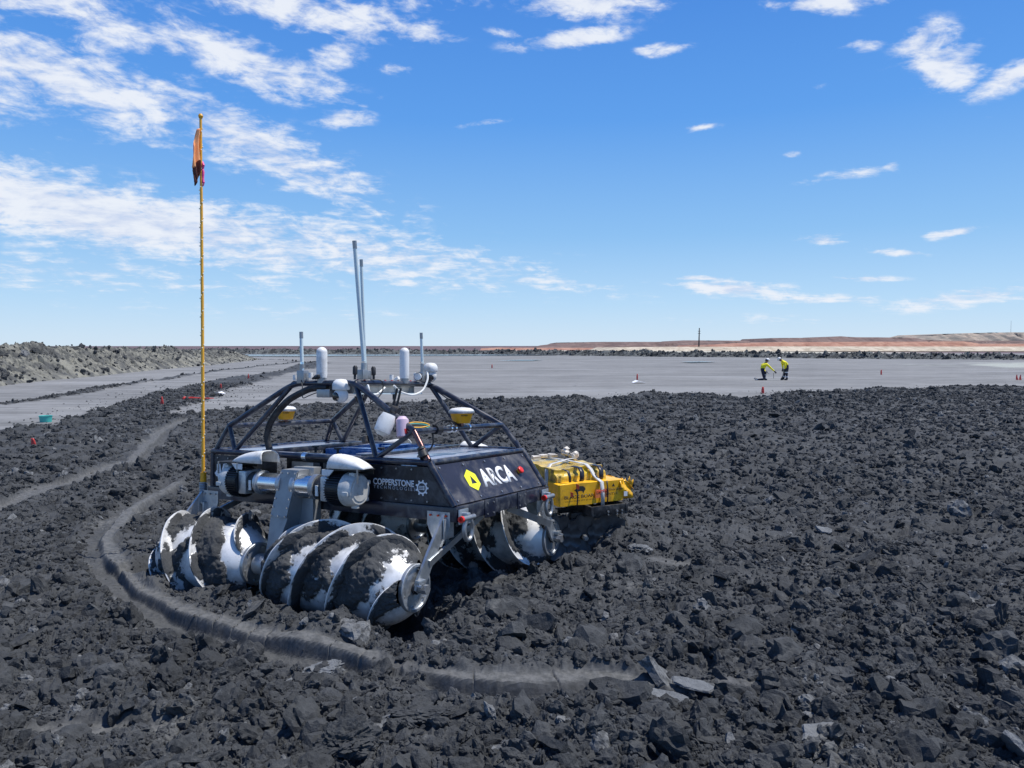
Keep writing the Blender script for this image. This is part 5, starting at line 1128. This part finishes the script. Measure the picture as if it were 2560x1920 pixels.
# ------------------------------------------------------------------ people, markers and litter on the flat
def vnoise_off(seed): return np.random.default_rng(seed)
def person(name, label, origin, J, bones, radii, hands, mats_of, facing):
    """one skinned surface; J: joints in metres (x along the view, y depth, z up) relative to origin"""
    me = bpy.data.meshes.new('body'); names = list(J); vs = [J[n] for n in names]; ed = [(names.index(a), names.index(b)) for a, b in bones]
    rr = [radii[n] for n in names]
    for (wrist, d, side) in hands:
        w = np.array(J[wrist], float); d = np.array(d, float); d /= np.linalg.norm(d); sd = np.cross(d, side); sd /= np.linalg.norm(sd); wi = names.index(wrist)
        pi_ = len(vs); vs.append(tuple(w+d*.06)); rr.append(.034); ed.append((wi, pi_))
        for k, (o_, L) in enumerate(((-.030, .075), (-.010, .085), (.010, .08), (.030, .065), (-.045, .045))):
            b = len(vs); st = .055 if k < 4 else .01
            vs.append(tuple(w+d*(.06+st*.5)+sd*o_)); rr.append(.011); ed.append((pi_, b)); vs.append(tuple(w+d*(.06+st*.5+L)+sd*o_*1.25+np.array([0, 0, -.02]))); rr.append(.009); ed.append((b, b+1))
    me.from_pydata(vs, ed, []); root = empty(name, origin); tag(root, label, 'person')
    o = bpy.data.objects.new('body', me); COL.objects.link(o)
    sk = o.modifiers.new('skin', 'SKIN'); sk.use_smooth_shade = True
    for i, v in enumerate(me.skin_vertices[0].data): v.radius = (rr[i], rr[i]); v.use_root = (i == names.index('pelvis'))
    sb = o.modifiers.new('sub', 'SUBSURF'); sb.levels = 2; sb.render_levels = 2
    dg = bpy.context.evaluated_depsgraph_get(); m2 = bpy.data.meshes.new_from_object(o.evaluated_get(dg)); bpy.data.objects.remove(o)
    keys = list(dict.fromkeys(list(mats_of.values())+['glove']))
    for k in keys: m2.materials.append(M[k])
    bn = [(np.array(J[a]), np.array(J[b]), keys.index(mats_of[(a, b)])) for a, b in bones]
    for p in m2.polygons:
        c = np.array(p.center); best = 9; bi = 0
        for a, b, k in bn:
            t = np.clip((c-a)@(b-a)/max((b-a)@(b-a), 1e-6), 0, 1); d = np.linalg.norm(c-a-t*(b-a))
            if d < best: best = d; bi = k
        for (wrist, d_, sd_) in hands:
            if np.linalg.norm(c-np.array(J[wrist])) < .045 or (c-np.array(J[wrist]))@np.array(d_) > .0 and np.linalg.norm(c-np.array(J[wrist])) < .22: bi = keys.index('glove')
        p.material_index = bi; p.use_smooth = True
    body = bpy.data.objects.new('body', m2); COL.objects.link(body); body.parent = root
    # head: face turned to 'facing'
    h = np.array(J['head']); f = np.array(facing, float); f /= np.linalg.norm(f)
    up = np.array(J['head'])-np.array(J['neck']); up = up-f*(up@f); up /= np.linalg.norm(up); sd = np.cross(f, up)
    MB().lathe(h+up*.035-up*.0, up, [(0, .122), (.012, .125), (.05, .118), (.09, .09), (.115, .045), (.12, 0)], 24).prism([(-.07, .0), (.07, .0), (.055, .055), (-.055, .055)], h+up*.035+f*.10, sd, f, .008).build('hard_hat', M['white'], root)
    MB().lathe(h-f*.03-up*.075, up, [(0, .07), (.05, .092), (.10, .10), (.12, .09)], 16).build('hair', M['hair'], root)
    MB().lathe(h+f*.095-up*.005, f*.8-up*.5, [(0, .018), (.02, .012), (.03, .004)], 8).build('nose', M['skin'], root)
    ey = MB()
    for q in (-.032, .032): ey.lathe(h+f*.088+sd*q+up*.012, f, [(0, .011), (.008, .008), (.010, 0)], 8)
    ey.pieces('eye', M['hair'], root); MB().box(h+f*.092-up*.045, (.045, .01, .01), np.stack([sd, f, up], 1)).build('mouth', mat('lip', (.2, .06, .05), .6), root)
    for q in (-1, 1): MB().lathe(h+sd*q*.09-f*.01, sd*q, [(0, .028), (.012, .03), (.018, .018)], 10).build('ear', M['skin'], root)
    return root, body
def pos(px, py, Y, z=0.): return gnd(px, py, z)
PX = 1920/47.4
def jj(a, b, y=0.): return ((a-1280*0)*.1175/PX, y, (950-b)*.1175/PX)
g1 = gnd(1911, 951); ox1 = 950*.1175/PX
def j1(a, b, y=0.): return (a*.1175/PX-ox1, y, max((935-b)*.1175/PX, .0))
J = dict(pelvis=j1(900, 705), spine=j1(915, 650), chest=j1(945, 600), neck=j1(975, 560), head=j1(1003, 512), sh_r=j1(985, 598, -.17), el_r=j1(1075, 685, -.20), wr_r=j1(1140, 738, -.18),
         sh_l=j1(930, 600, .17), el_l=j1(950, 690, .20), wr_l=j1(985, 742, .12), hip_r=j1(895, 720, -.09), kn_r=j1(935, 905, -.12), an_r=j1(780, 918, -.12), to_r=j1(722, 872, -.12),
         hip_l=j1(905, 715, .09), kn_l=j1(985, 770, .13), an_l=j1(965, 905, .13), to_l=j1(1020, 927, .13))
bones = [('pelvis', 'spine'), ('spine', 'chest'), ('chest', 'neck'), ('neck', 'head'), ('chest', 'sh_r'), ('sh_r', 'el_r'), ('el_r', 'wr_r'), ('chest', 'sh_l'), ('sh_l', 'el_l'), ('el_l', 'wr_l'), ('pelvis', 'hip_r'), ('hip_r', 'kn_r'), ('kn_r', 'an_r'), ('an_r', 'to_r'), ('pelvis', 'hip_l'), ('hip_l', 'kn_l'), ('kn_l', 'an_l'), ('an_l', 'to_l')]
rd = dict(pelvis=.155, spine=.145, chest=.165, neck=.062, head=.098, sh_r=.082, el_r=.056, wr_r=.038, sh_l=.082, el_l=.056, wr_l=.038, hip_r=.105, kn_r=.075, an_r=.052, to_r=.045, hip_l=.105, kn_l=.075, an_l=.052, to_l=.042)
mo = {}
for b in bones:
    k = 'hivis'
    if b[1] == 'head': k = 'skin'
    if b[0].startswith(('hip', 'kn')) or b[1].startswith('hip'): k = 'trou'
    if b[0].startswith('an'): k = 'blk'
    mo[b] = k
p1, _ = person('person', 'kneeling person in yellow shirt and white hard hat reaching towards a thin stake', g1, J, bones, rd, [('wr_r', (.7, 0, -.6), (0, 1, 0)), ('wr_l', (.8, 0, -.4), (0, 1, 0))], mo, (.75, -.25, -.5))
for a, b, t in (('kn_l', 'an_l', .35), ('kn_l', 'an_l', .8)):
    c = np.array(J[a])*(1-t)+np.array(J[b])*t; d = np.array(J[b])-np.array(J[a]); MB().cyl(c-d/np.linalg.norm(d)*.03, c+d/np.linalg.norm(d)*.03, .082, n=16).build('reflective_band', M['refl'], p1)
MB().tube([np.array(J['an_r'])+(.02, 0, .0), np.array(J['an_r'])+(-.08, 0, .01), np.array(J['to_r'])+(0, 0, .0)], [.065, .06, .05], 10).build('boot', mat('dusty_boot', (.38, .38, .38), .8), p1)
MB().tube([np.array(J['an_l'])+(-.02, 0, .05), np.array(J['an_l'])+(.03, 0, -.01), np.array(J['to_l'])+(0, 0, .01)], [.062, .062, .045], 10).build('boot', M['blk'], p1)
cb = MB().box((0, 0, 0), (.36, .26, .012), np.array([[.85, 0, .5], [0, 1, 0], [-.5, 0, .85]]), .002).build('clipboard', M['paper'], None); cb.location = tuple(g1+np.array(j1(1015, 772, .05)))
tag(cb, 'white sheet of paper held beside the knee of the kneeling person', 'paper')
g2_ = gnd(1963, 951); ox2 = 1385*.1175/PX
def j2(a, b, y=0.): return (a*.1175/PX-ox2, y, max((945-b)*.1175/PX, .0))
J2 = dict(pelvis=j2(1415, 640), spine=j2(1395, 590), chest=j2(1345, 545), neck=j2(1298, 520), head=j2(1258, 500), sh_r=j2(1335, 560, -.18), el_r=j2(1352, 640, -.20), wr_r=j2(1350, 705, -.16),
          sh_l=j2(1330, 555, .18), el_l=j2(1348, 635, .20), wr_l=j2(1345, 700, .12), hip_r=j2(1415, 660, -.10), kn_r=j2(1400, 790, -.12), an_r=j2(1405, 915, -.13), to_r=j2(1355, 938, -.16),
          hip_l=j2(1415, 660, .10), kn_l=j2(1390, 790, .12), an_l=j2(1360, 912, .10), to_l=j2(1300, 936, .08))
p2, _ = person('person', 'standing person in yellow shirt and white hard hat bending forwards with a tool', g2_, J2, bones, rd, [('wr_r', (-.15, 0, -1.), (0, 1, 0)), ('wr_l', (-.15, 0, -1.), (0, 1, 0))], mo, (-.8, 0, -.6))
for lg in ('r', 'l'):
    a, b = np.array(J2['kn_'+lg]), np.array(J2['an_'+lg]); d = (b-a)/np.linalg.norm(b-a)
    for t in (-.14, .62):
        c = a+(b-a)*t; MB().cyl(c-d*.03, c+d*.03, .088 if t > 0 else .098, n=16).build('reflective_band', M['refl'], p2)
    MB().tube([b+(0, 0, .08), b+(0, 0, -.0), np.array(J2['to_'+lg])+(0, 0, .02)], [.07, .068, .05], 10).build('boot', M['blk'], p2)
tl = MB().tube([j2(1345, 700, -.05), j2(1338, 780, -.05), j2(1322, 860, -.05)], .018, 8).tube([j2(1322, 860, -.05), j2(1300, 905, -.05), j2(1298, 925, -.05)], [.03, .05, .03], 8).build('probe', M['blk'], None); tl.location = tuple(g2_)
tag(tl, 'dark long-handled tool held by the standing person over the flat', 'tool')
st = MB().cyl((0, 0, 0), (0, 0, .36), .014, n=8).build('stake', M['wood'], None); st.location = tuple(gnd(1934, 946)); tag(st, 'thin dark stake standing in the flat between the kneeling and the bending person', 'stake')
# little marker flags
def marker(px, py, h, w, label, lean=0., style='tall', z=0.):
    g = gnd(px, py, z); r = empty('marker_flag', g); tag(r, label, 'marker flag', 'red marker flags on the tailings')
    MB().cyl((0, 0, -.05), (lean*h, 0, h), .006+h*.006, n=6).build('wire', M['galv'], r)
    mb = MB(); vs = []
    for i in range(6):
        for j in range(5):
            t = i/5; u = j/4; ww = w*(.55+.45*math.sin(min(1, t*1.3)*math.pi/2)) if style == 'tall' else w*(.25+.75*t)
            vs.append((lean*h*(1-t*.85)+(u-.5)*ww+.2*w*t*lean, .12*w*math.sin(u*6+t*4), h*(1-t*.92)))
    mb.add(vs, [(i*5+j, i*5+j+1, (i+1)*5+j+1, (i+1)*5+j) for i in range(5) for j in range(4)])
    o = mb.build('cloth', M['redflag'], r, 60); q = o.modifiers.new('thickness', 'SOLIDIFY'); q.thickness = .004
marker(87, 1124, .235, .10, 'tallest red marker flag at the left, below the teal tub', -.18)
marker(405, 1017, .36, .15, 'small red flag in the rubble strip left of the flag pole', 0, 'cone')
marker(621, 950, .40, .14, 'faint red flag far along the rubble strip by the smooth road', 0, 'cone')
marker(552, 975, .30, .10, 'red flag behind the white litter right of the flag pole', 0)
marker(1230, 921, .38, .12, 'small red flag far out on the flat right of the dome antennas', 0)
marker(1593, 951, .40, .10, 'thin red flag standing over the white sheet on the flat', 0)
marker(1907, 985, .32, .13, 'pale red flag by the crack in front of the kneeling person', 0)
marker(2203, 938, .40, .12, 'pale red flag on the open flat right of the two people', 0)
marker(2543, 951, .36, .17, 'left one of the paired red flags at the right edge', -.1, 'cone')
marker(2550, 951, .36, .17, 'right one of the paired red flags at the right edge', .1, 'cone')
g = gnd(497, 996, .12); o = MB().tube([(-.62, 0, .0), (-.3, .05, .03), (.0, 0, .02), (.55, .05, .0)], [.035, .03, .018, .014], 8).lathe((-.62, 0, 0), (1, 0, 0), [(0, .03), (.06, .075), (.14, .06), (.2, .02)], 8).build('marker_pole', M['redflag'], None); o.location = tuple(g)
tag(o, 'red marker pole lying across the rubble behind the flag pole', 'marker pole')
g = gnd(548, 990, .0); o = MB().add([(-.15, -.1, .12), (.0, -.14, .17), (.17, -.05, .12), (.2, .2, .10), (0, .3, .18), (-.15, .2, .12)], [(0, 1, 4, 5), (1, 2, 3, 4)]).build('litter_sheet', M['paper'], None, 0); o.location = tuple(g); q = o.modifiers.new('thickness', 'SOLIDIFY'); q.thickness = .01
tag(o, 'crumpled white sheet in the mud right of the flag pole', 'sheet')
g = gnd(1592, 958); o = MB().add([(-.22, -.2, .03), (.05, -.25, .14), (.5, -.1, .03), (.42, .4, .05), (0, .5, .16), (-.25, .3, .05)], [(0, 1, 4, 5), (1, 2, 3, 4)]).build('litter_sheet', M['paper'], None, 0); o.location = tuple(g); q = o.modifiers.new('thickness', 'SOLIDIFY'); q.thickness = .01
tag(o, 'white sheet lying on the grey flat under a thin red flag', 'sheet')
g = gnd(109, 1056); tb = MB().lathe((0, 0, -.02), (0, 0, 1), [(0, .145), (.10, .155), (.165, .165), (.17, .172), (.18, .172), (.18, .160), (.16, .150), (.03, .14), (.03, 0)], 36).build('tub', M['teal'], None); tb.location = tuple(g+np.array([0, .1, .02]))
tag(tb, 'shallow teal tub standing at the left where flat meets rubble', 'tub')
# masts on the skyline
g = atY(1747, 872, 380); mt = empty('power_pole', (g[0], g[1], 0)); tag(mt, 'tall dark mast standing alone in front of the low brown mesa', 'mast')
MB().cyl((0, 0, 0), (.15, 0, 11.2), .42, .22, n=8).build('pole', M['wood'], mt)
for z in (8.5, 9.6): MB().box((.1, 0, z), (1.3, .2, .2)).build('crossarm', M['wood'], mt)
g = atY(2527, 830, 700); mt2 = MB().cyl((0, 0, 10), (0, 0, 25.5), .16, .09, n=6).build('radio_mast', M['galv'], None); mt2.location = (g[0], g[1], 0); tag(mt2, 'hair-thin mast on the grey dump at the far right', 'mast')
# singular clods that can be picked out
def feature(name, px, py, size, flat, rz, label, cat, m, seed, kind='clod', z=.04, tilt=(0, 0)):
    g = gnd(px, py, z); h, *_ = ground_h(np.array([g[0]]), np.array([g[1]]))
    if kind == 'slab': me = slab_mesh(seed)
    else: me = clod_mesh(3, 5, seed, 7)
    me = me.copy(); me.name = name; me.materials.clear(); me.materials.append(m); o = bpy.data.objects.new(name, me); COL.objects.link(o)
    o.scale = (size, size*.8, size*flat); o.rotation_euler = (tilt[0], tilt[1], rz); o.location = (g[0], g[1], float(h[0])+size*flat*.35); tag(o, label, cat)
feature('clay_slab', 1270, 1565, .24, .55, .5, 'dark upright shard of clay in front of the black tray', 'clay shard', M['clay'], 301, 'slab', tilt=(.9, .2))
feature('clay_slab', 1340, 1600, .20, .5, -.4, 'dark leaning shard right beside the largest upright shard', 'clay shard', M['clay'], 302, 'slab', tilt=(1.0, -.3))
feature('clay_lump', 805, 1690, .17, .50, .35, 'pale folded lump of clay below the smooth rim', 'clay lump', M['clayg'], 303)
feature('clay_slab', 1620, 1775, .26, .22, .1, 'pale cracked plate of dry clay at the end of the rim, bottom centre', 'clay plate', M['clayg'], 304, 'slab', tilt=(.15, .05))
feature('clay_slab', 1730, 1745, .16, .25, -.3, 'small pale plate right of the cracked clay plate', 'clay plate', M['clayg'], 305, 'slab', tilt=(.1, .1))
feature('clay_lump', 1075, 1820, .20, .55, 0, 'broad grey-topped boulder of clay at the bottom centre', 'clay lump', M['clay'], 306)
feature('clay_lump', 860, 1900, .22, .7, .4, 'big rounded clod at the bottom edge left of centre', 'clay lump', M['clay'], 307)
feature('clay_slab', 2530, 1885, .20, .5, 1.2, 'pale shard standing up in the bottom right corner', 'clay shard', M['clayg'], 308, 'slab', tilt=(.8, .6))
feature('clay_lump', 2320, 1745, .13, .8, .8, 'angular dark block near the lower right', 'clay lump', M['clay'], 309)
feature('clay_slab', 2050, 1885, .16, .35, .3, 'pale split clod at the bottom right of centre', 'clay lump', M['clayg'], 310, 'slab', tilt=(.5, 0))
feature('clay_lump', 1600, 1385, .16, .55, .4, 'smooth grey boulder right of the notched discs', 'clay lump', M['clayg'], 311)
feature('clay_slab', 350, 1355, .17, .3, .5, 'flat dark slab inside the curve left of the rear screw', 'clay slab', M['clay'], 312, 'slab', tilt=(.3, .1))
feature('clay_slab', 2060, 1330, .14, .4, .2, 'light slab tilted up in the middle of the right-hand rubble', 'clay slab', M['clayg'], 313, 'slab', tilt=(.4, .2))
feature('clay_slab', 1960, 1245, .22, .5, .2, 'dark overhanging slab with a black shadow right of the carton', 'clay slab', M['clay'], 314, 'slab', tilt=(.6, .3))
print('all', time.time()-T0)
